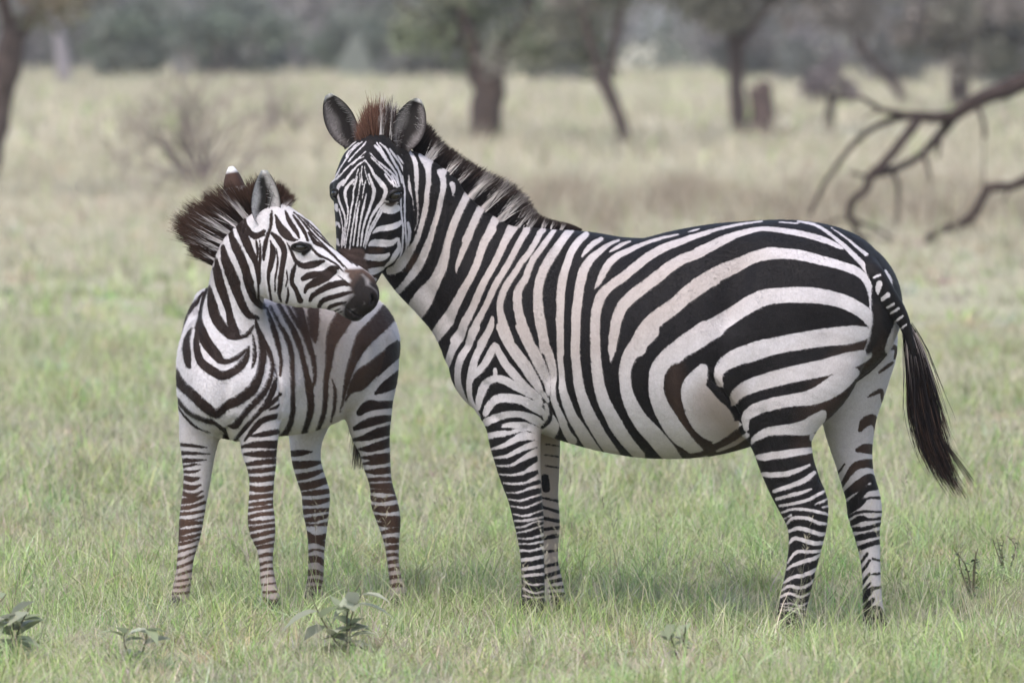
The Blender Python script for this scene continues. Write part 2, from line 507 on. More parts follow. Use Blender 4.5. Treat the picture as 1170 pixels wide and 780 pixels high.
# ------------------------------------------------------------------ things every zebra has
def ear(name, base, tip, face, hw, cup, parent, inner, rim, outer, tipc, hair_n, bend=.0, prof=.92):
    base, tip, face = np.array(base), np.array(tip), np.array(face, float)
    ax_ = tip - base; L = np.linalg.norm(ax_); T = ax_ / L
    face -= (face @ T) * T; face /= np.linalg.norm(face); side = np.cross(T, face)
    nt_, ns = 26, 17
    t = np.linspace(0, 1, nt_); s = np.linspace(-1, 1, ns)
    wp = np.clip(np.sin(np.pi * (np.clip(t, 0, 1) ** prof * .955 + .03)), 0, 1) ** .58
    wp = np.maximum(wp, .50 * (1 - t) ** .5); wp[-1] = .22
    TT, SS = np.meshgrid(t, s, indexing='ij'); W = np.repeat((wp * hw)[:, None], ns, 1)
    cupd = cup * (1 - .55 * TT) * (1 - np.abs(SS) ** 2.2)
    ctr = base + TT[..., None] * ax_ - (bend * L * np.sin(np.pi * TT))[..., None] * face
    In = ctr + (SS * W)[..., None] * side - cupd[..., None] * face
    edge = (1 - np.abs(SS) ** 6)
    Out = In - (.007 * edge * (1 - TT ** 8))[..., None] * face
    V = np.vstack([In.reshape(-1, 3), Out.reshape(-1, 3)]); o = nt_ * ns
    i, j = np.meshgrid(np.arange(nt_ - 1), np.arange(ns - 1), indexing='ij')
    a = (i * ns + j).reshape(-1)
    F = np.vstack([np.stack([a, a + 1, a + ns + 1, a + ns], 1), np.stack([a, a + ns, a + ns + 1, a + 1], 1) + o])
    def mix(a_, b_, f): return np.array(a_) * (1 - f[..., None]) + np.array(b_) * f[..., None]
    sm = lambda x, lo, hi: np.clip((x - lo) / (hi - lo), 0, 1)
    ci = mix(inner[0], inner[1], sm(np.abs(SS + .15 * np.sin(9 * TT)), .25, .62))
    ci = mix(ci, inner[0], sm(TT, .30, .05) * .6)
    ci = mix(ci, rim, np.maximum(sm(np.abs(SS), .80, .92), sm(TT, .86, .93)))
    ci = mix(ci, tipc, sm(TT + .04 * np.abs(SS), .945, .965))
    ci = mix(ci, (.016, .012, .012), sm(np.abs(SS), .93, .96) * (TT < .95))
    co = mix(outer[0], outer[1], sm(TT, .45, .56))
    co = mix(co, tipc, sm(TT, .86, .90))
    e = mesh_obj(name, V, F, M_EAR, parent, cols=np.vstack([ci.reshape(-1, 3), co.reshape(-1, 3)]))
    st = []
    for _ in range(hair_n):
        tt = rng.uniform(.05, .9); ss = rng.choice([-1, 1]) * rng.uniform(.45, .95)
        k = np.clip(int(tt * (nt_ - 1)), 0, nt_ - 1); q = np.clip(int((ss + 1) / 2 * (ns - 1)), 0, ns - 1)
        r = In[k, q]
        d = -np.sign(ss) * side * rng.uniform(.3, 1) + T * rng.uniform(-.1, .7) + face * rng.uniform(.05, .45)
        d /= np.linalg.norm(d)
        c = np.array(inner[2]) * rng.uniform(.2, .8)
        st.append((strand(r, d, rng.uniform(.14, .36) * hw, face * rng.uniform(-.2, .1), 4), .0016, np.tile(c, (4, 1)), np.cross(d, face)))
    if st: ribbons('ear_hair', st, M_HAIR, e)
    return e

def eye(bvh, px, py, r, parent, sink=.45, tilt=0., asp=.62, lash=14):
    h = surf(bvh, px, py)
    if h is None: return
    p, n = h; n = n / np.linalg.norm(n)
    if n @ FW > 0: n = -n
    c = p - n * r * sink
    u = np.cross([0, 0, 1.], n); u /= np.linalg.norm(u); v = np.cross(n, u)
    a = np.linspace(0, 2 * np.pi, 20, endpoint=False); b = np.linspace(0, np.pi, 12)
    A, B = np.meshgrid(a, b)
    V = c + r * (np.sin(B) * np.cos(A))[..., None] * u + r * (np.sin(B) * np.sin(A))[..., None] * v + r * np.cos(B)[..., None] * n
    V = V.reshape(-1, 3); F = []
    for i in range(11):
        for j in range(20): F.append([i * 20 + j, i * 20 + (j + 1) % 20, (i + 1) * 20 + (j + 1) % 20, (i + 1) * 20 + j])
    e = mesh_obj('eye', V, np.array(F), M_EYE, parent)
    # almond shaped lid rim hugging the ball
    th = np.linspace(0, 2 * np.pi, 33)
    x = 1.25 * np.cos(th); y = asp * np.sin(th) * (1 - .25 * np.cos(th) ** 2)
    ct, st_ = math.cos(tilt), math.sin(tilt)
    X, Y = x * ct - y * st_, x * st_ + y * ct
    up = sink * r + r * .10
    rr = np.sqrt(np.maximum(1.06 - X ** 2 - Y ** 2, .03)) * r
    zz = np.maximum(rr, up * .92)
    path = c + (X * r)[:, None] * u + (Y * r)[:, None] * v + zz[:, None] * n
    rad = np.where(np.sin(th) > 0, .24, .17) * r
    Vt, Ft = tube(path, rad, 7, False)
    lid = mesh_obj('eyelid', Vt, Ft, M_LID, e)
    st = []
    for k in range(lash):
        i = int(2 + 12 * k / max(lash - 1, 1)); q = path[i]
        d = v * .55 + n * .8 + u * .5 * math.cos(th[i]); d /= np.linalg.norm(d)
        st.append((strand(q, d, r * rng.uniform(.7, 1.1), v * -.35, 4), .0022, np.full((4, 3), .012), u))
    if st: ribbons('eyelashes', st, M_HAIR, e)

FEET = []
def hoof(px, py, y, r, fwd, parent, hgt=.065):
    "an upright horny hoof: oval, sloping forward at the toe"
    base = P(px, py, y); FEET.append(base)
    f = np.array([*fwd, 0.]); f /= np.linalg.norm(f); g = np.array([-f[1], f[0], 0])
    V = []; n = 20
    prof = [(-.01, .96, .24), (0.0, 1.0, .22), (.25, .97, .17), (.7, .86, .07), (1.0, .78, 0.), (1.08, .70, 0)]
    for z, k, sh in prof:
        a = np.arange(n) * 2 * np.pi / n
        lx = np.cos(a) * np.where(np.cos(a) > 0, 1.12, .9)
        V.append(base + (r * k * lx + r * sh)[:, None] * f + (r * .9 * k * np.sin(a))[:, None] * g + np.array([0, 0, hgt * z]))
    V = np.vstack(V); m = len(prof)
    F = [[i * n + j, i * n + (j + 1) % n, (i + 1) * n + (j + 1) % n, (i + 1) * n + j] for i in range(m - 1) for j in range(n)]
    F += [list(range(n))[::-1], [(m - 1) * n + j for j in range(n)]]
    mesh_obj('hoof', V, F, M_HOOF, parent)

# ------------------------------------------------------------------ the adult zebra
def ya(px): return .12 - (px - 560) * .003 * .2126
YAW = R(12); LA = np.array([math.sin(YAW), math.cos(YAW), 0])
HYAW = R(32); LH = np.array([math.cos(HYAW), -math.sin(HYAW), 0])
NH = np.array([-math.sin(HYAW), -math.cos(HYAW), 0])
def tz(L, off=0, w=None): return [(x, y, ya(x) + off, h, ww) for x, y, h, ww in L]
adult_chains = [
    Chain('torso', tz([(572, 372, 96, .13), (582, 370, 103, .18), (600, 370, 109, .215), (650, 381, 119, .26), (700, 393, 123, .30), (750, 397.5, 126.5, .325),
                       (800, 390.5, 130.5, .325), (850, 377, 125, .30), (900, 358, 108, .28), (942, 350, 91, .25), (960, 355, 73, .21), (967, 359, 56, .15)]), LA, .02),
    Chain('torso', [(549, 428, ya(540), 30, .12), (566, 425, ya(560), 48, .16), (600, 425, ya(600), 58, .18)], LA, .05),
    Chain('torso', [(595, 330, ya(600), 60, .17), (588, 400, ya(590) - .09, 60, .12), (585, 455, ya(590) - .11, 40, .09)], LA, .06),
    Chain('neck', [(448, 205, .09, 44, .07), (466, 243, .11, 64, .085), (484, 265, .115, 67, .09), (503, 287, .12, 70, .098), (526, 307, .12, 73, .11), (550, 328, .12, 79, .13), (580, 352, .12, 98, .165)], LA, .05),
    Chain('neck', [(455, 183, .085, 14, .05), (467, 203, .10, 34, .07), (478, 226, .11, 50, .085)], LA, .03),
    Chain('near_fore', [(580, 440, ya(590) - .10, 46, .085), (584, 468, ya(590) - .12, 36, .08), (586.5, 485, ya(590) - .125, 31.5, .075), (588.5, 505, ya(590) - .13, 29.5, .068),
                        (591.5, 525, ya(590) - .13, 26.5, .062), (595, 545, ya(590) - .13, 23.5, .056), (599.5, 567, ya(600) - .13, 19.7, .05), (603.5, 590, ya(600) - .13, 17.8, .05),
                        (606, 612, ya(600) - .13, 15.2, .043), (608, 635, ya(600) - .13, 13.5, .038), (609, 657, ya(600) - .13, 13.3, .036), (609, 678, ya(600) - .13, 13.4, .04), (608, 696, ya(600) - .13, 13.5, .042)], LA, .03),
    Chain('far_fore', [(602, 440, ya(605) + .10, 45, .085), (610, 470, ya(605) + .12, 35, .08), (615, 500, ya(605) + .13, 26, .07), (617, 525, ya(605) + .13, 23, .06), (619, 547, ya(605) + .13, 20, .055),
                       (620, 565, ya(605) + .13, 18, .05), (622, 587, ya(605) + .13, 17.5, .05), (623.5, 605, ya(605) + .13, 16.3, .045), (624, 624, ya(605) + .13, 14, .04), (625, 645, ya(605) + .13, 13.5, .037),
                       (630, 667, ya(605) + .13, 13.5, .04), (633, 683, ya(605) + .13, 13, .042), (634, 695, ya(605) + .13, 13, .042)], LA, .03),
    Chain('near_hind', [(915, 335, ya(915) - .10, 76, .13), (912, 380, ya(905) - .13, 79, .135), (902, 415, ya(900) - .145, 79, .13), (895, 440, ya(895) - .15, 70, .12), (891, 460, ya(895) - .155, 58, .11), (890.5, 485, ya(895) - .155, 43.5, .092), (893, 505, ya(895) - .155, 34.5, .078),
                        (899, 530, ya(900) - .155, 31.2, .068), (908.5, 555, ya(900) - .155, 29.5, .06), (918.5, 577, ya(905) - .155, 28, .055), (922, 597, ya(910) - .155, 23.5, .05),
                        (921, 615, ya(910) - .155, 20, .045), (917, 640, ya(910) - .155, 17.5, .04), (913, 660, ya(910) - .155, 16.5, .038), (908, 681, ya(905) - .155, 16.5, .04), (904, 698, ya(905) - .155, 16.8, .044), (901, 719, ya(900) - .155, 16.5, .045)], LA, .03),
    Chain('far_hind', [(962, 348, ya(960) + .10, 55, .11), (980, 390, ya(960) + .12, 46, .12), (977, 420, ya(960) + .13, 42, .11), (973, 445, ya(960) + .135, 38, .10), (970, 470, ya(960) + .14, 33, .085), (971.5, 500, ya(960) + .14, 26.5, .07), (975, 523, ya(965) + .14, 22, .062), (979.5, 545, ya(970) + .14, 19.7, .058),
                       (986, 568, ya(970) + .14, 19.8, .056), (988, 586, ya(970) + .14, 19.8, .055), (989.7, 604, ya(970) + .14, 15.7, .05), (992.5, 622, ya(970) + .14, 13.2, .045), (994.5, 640, ya(970) + .14, 11.3, .04),
                       (996, 665, ya(970) + .14, 10.5, .038), (997, 690, ya(970) + .14, 11.5, .04), (999, 706, ya(970) + .14, 13.5, .043), (1000, 721, ya(970) + .14, 14, .043)], LA, .03),
    Chain('dock', [(984, 300, -.22, 13, .04), (1000, 315, -.285, 11.5, .034), (1012, 335, -.29, 11, .033), (1025, 354, -.265, 9.5, .028), (1035, 374, -.25, 6.5, .02), (1044, 405, ya(1035) - .05, 3, .009)], LA, .015),
]
def hd(L):
    return [(x, y, d, hf / .003, wf) for x, y, d, wf, hf in L]
adult_chains += [
    Chain('head', hd([(430, 176, .05, .070, .08), (428, 183, .035, .086, .10), (424, 194, .025, .099, .125), (421, 214, .02, .110, .142), (421, 232, .018, .104, .146), (421, 252, .012, .096, .148), (418, 276, .005, .084, .135), (411, 300, .0, .071, .108), (405, 320, -.005, .062, .088), (400, 337, -.005, .056, .07)]), LH, .03),
    Chain('head', [(447, 232, -.01, 22, .055), (450, 262, -.005, 24, .05), (444, 285, .0, 18, .045)], LH, .045),
    Chain('head', [(450, 214, -.085, 10, .025), (449, 222, -.085, 9, .025)], LH, .03),
    Chain('head', [(384, 214, .04, 8, .022), (384, 222, .04, 8, .02)], LH, .03),
]
A_, B_, C_ = (430, 140, 5.85), (430, 260, 5.85), (500, 370, 5.85)
D_, E_, F_, G_ = (600, 235, 4.67), (800, 240, 4.67), (620, 380, 4.67), (800, 390, 4.67)
H_, J_ = (840, 530, 3.9), (530, 470, 3.25)
main = []
def add(lst, org, kind, txt): lst += parse(*org, txt, kind)
add(main, A_, 'w', """222,195,14 250,240,26 266,310,30 268,400,26 270,480,14 276,560,8 272,660,6 250,720,5;
215,350,4 222,440,20 232,540,26 236,620,20 232,690,8;
310,220,55 325,255,50 345,320,34 348,400,34 338,480,32 330,560,34 312,640,34 290,720,34 265,778,34;
425,330,40 440,360,40 448,420,38 435,500,34 418,580,36 395,660,36 370,740,38;
505,410,34 515,440,30 512,485,8; 615,470,50 600,500,50 560,580,48 525,660,50 495,740,50 480,790,48;
715,550,50 700,570,50 660,650,50 615,750,50 595,790,48; 815,610,55 800,640,55 760,720,52 735,778,50 715,820,50;
945,650,55 930,680,55 880,760,50; 1010,690,45 1000,730,45""")
add(main, A_, 'w', '345,330,32 352,280,36 380,220,40 410,150,40; 440,370,36 455,320,36 490,260,36')
add(main, B_, 'w', """300,0,24 275,70,30 230,150,44 180,215,64 140,270,60 90,290,50; 375,10,30 365,60,40 335,140,50 300,220,55 240,310,55 185,380,40 120,450,40;
500,20,48 475,110,48 460,190,60 435,270,70 390,360,80 330,440,110 290,510,130 260,560,120; 640,0,45 600,100,45 570,180,38 545,250,28 538,300,10;
775,10,55 720,100,55 690,190,50 665,270,50 630,350,50 580,430,55 520,530,65 470,610,80 420,690,80 370,760,70;
905,0,60 860,90,50 820,180,48 780,270,48 735,360,48 690,450,50 640,550,52 580,650,60 520,750,65;
1005,15,45 950,110,42 900,210,40 850,310,42 800,410,42 750,510,42 690,610,48 640,700,50 600,778,50;
1000,190,30 970,230,36 920,320,40 875,400,42 845,480,44 838,550,42 860,650,60 900,760,65;
990,355,42 970,385,46 952,430,52 948,500,55 962,580,58 990,680,66 1020,760,68; 785,605,24 775,650,38 740,720,50 700,778,52""")
add(main, C_, 'w', """170,30,50 120,110,55 90,190,45 70,250,44 40,320,40; 265,20,48 215,110,50 165,200,52 138,290,45 135,380,42 150,450,46 175,510,44 210,570,30 250,650,20;
380,5,20 360,30,45 320,100,50 270,190,50 245,250,48 230,320,56 212,400,40 215,480,35 240,560,38 275,620,28;
245,340,45 310,275,48 355,205,52 390,140,34 420,190,50 460,260,55 520,330,55 575,390,45 640,450,40 690,490,20;
390,305,26 392,345,30; 270,560,36 285,480,50 320,400,52 390,362,46 460,372,52 520,402,54 600,440,60 660,480,50 690,530,30;
320,600,34 345,545,52 400,500,58 480,490,60 560,500,62 640,540,70 690,580,50; 325,655,52 400,622,50 480,600,46 560,600,46 640,632,60 695,670,50;
430,685,12 480,675,34 560,680,44 640,700,48 690,730,45; 335,750,42 400,735,40 460,728,32 525,722,12;
500,775,24 560,745,42 640,750,40 700,770,34;
430,20,58 470,100,65 530,190,72 590,270,72 640,360,60 680,430,40 705,480,16;
560,20,60 600,100,65 650,200,66 690,300,60 725,400,40 742,470,20; 690,40,50 705,120,46 735,220,50 755,320,46 765,420,34 775,500,38 800,570,40 830,640,50 860,720,50 900,780,60;
805,20,55 805,120,52 805,220,46 815,320,46 830,420,50 860,520,60 900,620,65 950,700,75 1000,780,80 1060,870,80;
920,20,55 918,120,56 920,220,58 930,320,60 945,420,65 975,520,70 1015,620,80 1060,700,80 1110,780,80 1180,880,80;
1050,20,55 1050,120,60 1055,220,65 1065,320,70 1080,420,75 1110,520,80 1150,600,85 1200,690,90 1270,790,80 1350,880,70;
705,465,30 720,490,34 735,515,26; 730,600,60 760,680,100 740,740,90; 720,540,24 735,590,20""")
add(main, C_, 'b', """740,545,10 755,600,26 740,650,34 705,690,26""")
add(main, D_, 'w', """95,130,30 80,145,30 55,195,30 20,250,30 -10,290,32; 155,130,22 115,185,28 75,240,30 40,290,32 15,350,34 0,400,36;
240,130,40 195,185,40 150,240,40 115,300,42 85,370,45 68,450,45 68,530,48 75,600,50 88,680,45 100,770,45;
325,152,30 280,195,38 240,250,42 215,310,48 195,370,48 182,450,48 178,530,45 175,620,45 178,700,40 178,790,42;
405,178,22 360,205,28 325,240,24 303,270,8; 500,184,10 450,205,20 395,245,32 345,290,42 310,350,50 292,420,50 280,500,50 270,580,50 268,660,48 265,800,48;
560,190,10 520,205,18 480,228,18 452,244,8; 815,154,8 720,175,16 640,200,20 560,235,28 490,270,35 445,310,38 415,360,36 390,410,24 372,440,8;
980,142,20 900,165,28 820,195,36 740,225,42 660,270,46 590,325,48 520,380,48 450,430,50 405,480,52 380,550,50 372,630,50 372,700,50 375,790,52;
1000,210,45 920,255,50 830,290,55 760,335,60 690,390,62 610,450,62 550,500,65 510,550,60 485,620,55 470,700,48 462,770,42;
1000,380,80 930,424,85 860,475,85 800,530,80 730,580,85 670,632,86 628,690,90 598,760,92;
1010,650,110 920,702,104 860,740,95 800,790,100; 870,140,4 900,132,10 930,124,4""")
add(main, F_, 'w', """385,-10,52 372,60,42 368,110,28 362,155,6; 570,-10,100 510,60,88 465,120,76 440,190,65 440,270,62 455,340,68 485,410,76 530,480,86 590,545,92 650,615,95 690,660,80 730,710,70;
870,-10,110 810,35,115 740,80,105 670,130,92 620,190,86 605,260,80 608,330,82 632,400,88 672,470,96 722,540,95 785,600,70 830,640,60 870,690,50;
855,190,50 830,240,95 805,300,130 830,360,170 870,430,200 920,480,200 970,520,110 1030,510,80;
910,587,12 980,552,12; 1090,545,26 1020,592,22 930,632,12""")
add(main, F_, 'b', """
1085,505,50 1000,560,36 930,603,30 860,642,30 800,655,26""")
add(main, E_, 'w', """-10,132,21 100,100,16 220,75,12 330,60,8; -10,222,50 60,190,48 130,155,42 210,125,32 300,107,28 400,106,28 500,120,30 600,142,32 680,167,30 740,195,20 760,205,8;
-10,400,84 80,340,76 160,290,70 250,252,60 350,240,58 450,240,56 550,250,55 650,270,50 750,292,45 820,318,45 868,352,40 893,392,32 903,440,20;
520,60,10 600,75,14 660,105,16 720,150,18 780,200,22 840,260,26 885,310,30 905,345,34 905,400,26 900,450,14;
700,95,5 780,150,9 840,200,14 890,240,20 930,290,25 970,330,10; 420,65,6 520,71,7; 960,358,8 988,388,12; 988,320,10 1010,370,22 1016,440,14;
-10,684,106 80,618,98 170,555,92 260,500,92 350,465,86 450,455,80 550,455,82 650,462,78 750,482,75 830,518,72 885,560,66 905,610,30;
250,770,90 350,735,90 450,712,90 550,695,92 650,680,95 750,670,98 830,660,90 885,655,60; 905,450,12 908,520,10 908,600,12 903,680,16 888,740,22 868,800,16""")
add(main, G_, 'w', """105,230,36 97,180,45 122,130,70 180,92,86 260,60,92 340,35,95; 175,335,28 188,290,55 240,250,74 320,220,80 400,197,84 480,177,86 560,160,88 640,145,90 720,122,90 800,100,88 850,85,74 890,70,50;
245,465,26 243,410,45 272,375,60 330,348,64 420,325,64 500,310,66 580,300,80 650,275,94 720,232,106 770,195,96 825,165,50;
275,540,12 292,518,30 340,490,44 420,472,50 500,467,64 570,455,84 620,425,84 655,385,40; 300,615,18 340,615,38 420,605,40 500,592,40 600,578,30;
595,520,20 600,500,30""")
add(main, H_, 'w', """125,45,20 200,48,24 270,30,20 332,3,8; 172,120,14 250,95,20 310,70,22 352,38,18; 183,155,12 240,140,15 300,125,15 340,110,6; 198,185,10 260,175,13 320,160,13 370,135,13 400,118,8;
355,180,5 385,168,11 412,154,8; 388,192,6 428,185,9; 208,215,8 260,200,11 320,202,12 380,215,13 430,227,8; 222,272,6 258,240,13 320,240,15 370,260,15 420,267,10; 215,245,4 248,226,8;
233,300,12 280,285,17 330,295,18 375,310,18 408,310,12; 240,352,8 260,330,16 310,340,18 350,352,20 392,350,16; 233,440,6 255,405,11 280,388,15 330,390,15 382,385,12;
228,470,6 255,450,14 300,435,17 350,420,17 378,403,10; 215,528,8 250,505,15 300,495,17 340,480,17 364,463,10; 208,562,6 240,542,13 290,550,13 330,535,11 352,512,8;
202,590,12 240,575,11 290,590,11 334,573,8; 202,622,4 250,620,7 290,630,7 327,615,7; 200,650,7 250,650,7 290,665,7 320,665,5; 202,680,7 250,690,7 300,705,5; 198,630,3 260,640,5 312,645,5""")
add(main, J_, 'w', """140,50,5 180,45,16 230,50,20 290,72,15; 88,92,10 150,85,13 200,70,13 235,75,6; 100,140,6 150,125,17 200,100,23 275,92,20; 108,172,6 160,165,13 200,145,19 265,120,24;
122,200,6 170,200,9 210,180,15 268,150,26; 132,232,5 180,235,9 225,225,12 280,198,28; 148,265,6 195,268,9 240,260,9 285,238,20; 158,300,5 200,300,7 245,285,9 285,275,14;
166,325,5 210,330,7 260,315,7 292,305,8; 173,350,4 230,355,7 292,330,7; 183,380,5 230,385,7 295,365,5; 188,405,7 235,402,9 297,390,7; 190,430,5 225,425,7 260,410,6 298,405,4;
196,450,5 240,440,7 298,420,5; 200,470,5 250,470,7 300,455,8; 203,490,5 250,490,7 300,480,7; 208,515,9 255,515,7 302,502,11; 215,550,14 260,545,13 304,535,12; 219,585,11 265,578,13 305,570,11;
219,610,11 265,605,11 306,602,9; 218,625,4 250,642,7 307,638,7; 220,655,9 260,672,7 307,665,7; 220,682,7 260,690,5 304,688,7; 283,110,20 284,200,18 284,250,10""")
add(main, E_, 'w', """1062,590,40 1050,650,64 1020,740,70""")
ff = []
add(ff, J_, 'b', """302,245,22 306,285,24; 285,318,7 350,332,8; 285,352,8 352,372,10; 285,393,12 356,407,11; 285,438,10 356,430,11; 285,472,12 355,458,13; 285,522,9 352,513,8; 290,575,9 358,562,12;
300,612,14 362,592,12; 320,632,12 366,622,12; 318,655,9 372,650,10; 320,676,9 378,676,9; 330,700,20 385,700,20""")
for q_ in ff: q_[1][:, 2] *= 1.3
add(ff, J_, 'b', '300,120,5 352,128,5; 300,160,6 352,168,6; 300,200,6 350,208,7')
fh = []
add(fh, G_, 'b', """985,45,18 1015,28,34 1047,40,24 1037,90,12; 1028,112,14 1000,132,20 955,165,14; 970,320,8 967,265,26 930,277,20 895,295,8; 853,472,16 878,432,38 920,415,40 940,450,26 932,488,8;
838,578,18 880,570,38 925,575,40; 755,770,16 790,710,24 830,665,32 880,650,34 925,652,38; 735,700,10 772,652,7""")
add(fh, E_, 'b', """935,500,60 945,580,70 930,680,64 895,760,56 870,800,40; 1000,330,20 1030,420,22 1060,480,14""")
add(fh, G_, 'b', """900,0,56 868,110,36 820,160,14""")
add(fh, H_, 'b', """485,142,22 540,100,32 600,60,28 622,85,18; 495,190,26 545,150,26 580,112,22 630,100,22; 500,212,22 550,180,22 575,160,16; 515,265,18 560,242,22 600,246,10 652,240,12;
525,290,16 580,286,15 652,265,13; 538,330,20 600,316,22 652,305,18; 550,375,19 600,356,17 654,343,18; 558,440,9 588,398,11; 562,482,11 600,428,9; 566,530,13 598,488,9; 568,570,13 602,528,8; 570,610,13 606,573,8; 572,650,15 614,610,8; 612,420,8 650,430,8;
612,490,8 650,485,10; 575,600,22 600,560,16 652,545,8; 580,640,22 615,600,12; 575,690,36 610,650,26 640,640,14 655,680,26; 570,740,30 630,722,56 680,735,40; 500,238,10 560,212,10 655,212,8; 560,170,8 600,150,8 650,150,12""")
K1, K2 = (360, 100, 7.09), (360, 200, 6.0)
hdS = []
add(hdS, K1, 'w', """150,750,10 200,660,10 255,575,10 310,500,9 380,440,8; 175,745,9 250,660,10 330,590,10 395,560,6; 225,785,26 285,700,16 340,635,12 405,590,10; 255,560,16 270,525,12 330,470,8;
405,590,10 450,650,14 480,710,20 520,762,26 545,800,26; 455,565,9 520,630,11 580,690,13 620,740,13 640,800,13; 445,530,7 500,590,9 560,640,13 620,690,15 660,740,16 680,800,16;
485,470,18 540,530,27 580,590,22 620,640,18 660,700,15; 525,450,8 580,500,15 630,590,19 680,680,17 705,770,15; 605,500,14 650,560,17 690,620,15 722,690,15 738,780,14; 665,550,8 710,610,13 742,645,9;
270,600,9 330,530,9 390,470,8 412,440,6; 300,625,8 360,565,8 408,520,6; 500,450,11 540,505,13 575,565,13; 565,478,12 600,530,13 640,590,12; 310,480,9 350,450,8; 240,520,12 290,470,10 330,440,8; 730,540,50 745,600,26 740,640,10; 380,640,5 375,700,7 385,785,9; 352,660,5 332,720,7 308,790,7; 400,640,4 412,700,5 442,785,9; 362,690,5 364,785,7""")
add(hdS, K2, 'w', """105,52,10 150,20,10 165,0,9; 200,38,20 165,70,22 154,110,15 163,170,12 185,230,12 205,290,10 205,350,8 190,450,8 182,500,7; 262,35,16 215,90,22 206,130,20 215,190,14 226,240,10 217,330,8 198,480,9;
290,10,9 264,110,9 262,160,9 246,240,9 235,330,9 216,430,9 206,500,7; 322,10,8 305,70,7 300,120,7 285,190,7 266,300,9 246,420,9 236,515,7; 305,180,6 290,260,11 276,370,11 262,480,9;
347,40,7 332,105,6 325,160,4; 352,130,6 336,200,13 318,280,13 300,390,11 290,485,9; 368,-5,12 390,60,18 405,110,26 393,170,20 370,240,14 345,310,14 325,390,12 313,485,9; 415,5,16 460,60,24 485,110,26 465,170,24 430,220,22 396,270,18 370,330,14 350,410,12 333,490,8;
500,182,12 450,230,14 420,290,14 386,350,12 360,420,10 343,500,7; 466,220,11 446,270,13 406,340,13 376,400,10 354,475,7;
478,232,50 525,238,58 560,228,52; 398,395,12 440,370,35 500,363,40 550,347,40 588,325,30; 370,482,12 400,465,44 460,468,50 520,465,40 565,440,22; 572,440,18 577,500,28 552,545,38 520,592,25 478,628,10;
350,560,40 400,565,42 460,565,46 502,545,24; 345,665,40 400,660,46 462,640,26; 380,712,16 415,715,20;
588,120,11 590,250,11 602,330,11 602,430,13 590,540,11 548,612,9; 615,90,9 615,300,13 622,400,11 626,500,11 598,575,7; 638,330,20 648,400,22 636,480,16;
480,-5,11 520,50,13 560,82,11; 525,5,11 550,50,11 565,82,9; 560,-5,11 572,60,11; 600,10,13 611,80,11; 480,178,14 520,205,14 565,190,12;
143,210,28 150,245,14 140,215,30; 122,345,40 155,330,18 170,360,9; 145,450,34 162,480,14; 165,235,8 180,300,7 190,380,7 180,475,9""")
ear_set = []
dk = []
add(dk, E_, 'w', """925,360,12 960,345,12; 942,440,26 958,392,32; 955,487,18 1002,452,26; 985,528,9 1032,500,15; 1010,555,9 1058,524,13; 1035,600,9 1080,566,12; 1060,640,8 1100,610,10""")
for q_ in fh[-28:]: q_[1][:, 2] *= 1.38
sets = {'main': ('b', main), 'ff': ('w', ff), 'fh': ('w', fh), 'head': ('b', hdS), 'dock': ('b', dk)}
partset = {'torso': 'main', 'neck': 'main', 'near_fore': 'main', 'near_hind': 'main', 'far_fore': 'ff', 'far_hind': 'fh', 'head': 'head', 'dock': 'dock'}
PX = (0, 0, 1)
ex = {
    'dusty': [(['torso', 'neck', 'near_hind'], parse(*PX, '490,240,50 560,310,130 650,360,150 760,330,110 850,300,60', 'w'), 70), (['torso'], parse(*PX, '820,455,50 845,480,30', 'w'), 30),
              (['far_fore'], parse(*PX, '625,480,60 625,680,50', 'w'), 20), (['near_fore'], parse(*PX, '618,500,20 620,600,14', 'w'), 14)],
    'soil_shade': [(['far_fore'], parse(*PX, '620,470,60 625,640,40', 'w'), 20), (['near_fore'], parse(*PX, '624,470,14 622,560,10', 'w'), 16), (['torso'], parse(*PX, '820,470,50 840,490,50', 'w'), 40), (['near_hind','far_hind','near_fore'], parse(*PX, '600,700,80; 900,725,90; 1000,725,90', 'w'), 90)],  # torso stroke paints the belly's shade into the coat; hoof strokes are soil
    'warm': [(['torso', 'near_hind'], parse(*PX, '990,400,30 965,425,26 940,468,30 928,505,20', 'w'), 40), (['torso'], parse(*PX, '770,420,10 775,470,20 800,520,30 840,505,30', 'w'), 25),
             (['far_hind'], parse(*PX, '1015,400,40 1000,450,40 985,500,40 975,540,30', 'w'), 20), (['head'], parse(*K2, '380,520,30 440,510,40; 370,620,40 450,605,40; 400,715,60', 'w'), 8),
             (['neck'], parse(*PX, '470,300,20', 'w'), 10)],
    'muzzle': [(['head'], parse(*K2, '488,196,12 520,208,20 550,192,10', 'w'), 2), (['head'], parse(*K2, '175,515,24 235,530,50 300,545,90; 240,580,110 300,620,110 320,680,100; 330,590,44 335,660,40; 200,600,120 260,700,160 330,780,120', 'w'), 3)],
    'dark': [(['far_hind', 'torso'], parse(*E_, '940,520,40 945,590,52 928,680,50 896,750,40', 'w'), 4),
             (['near_hind'], parse(*PX, '896,712,26', 'w'), 10), (['far_hind'], parse(*PX, '1000,714,30', 'w'), 8), (['near_fore', 'far_fore'], parse(*PX, '600,698,20 645,698,20', 'w'), 8),
             (['head'], parse(*K2, '515,165,26 545,135,44 575,112,34 595,104,14; 480,190,12 520,196,12 545,180,10; 118,100,26 130,130,30 133,150,20', 'w'), 2),
             (['head'], parse(*K1, '425,425,30 455,445,26 475,460,14', 'w'), 5)],
}
def gr(parts, dep, *pts): return (parts, catmull(np.array(pts, float), 3), dep)
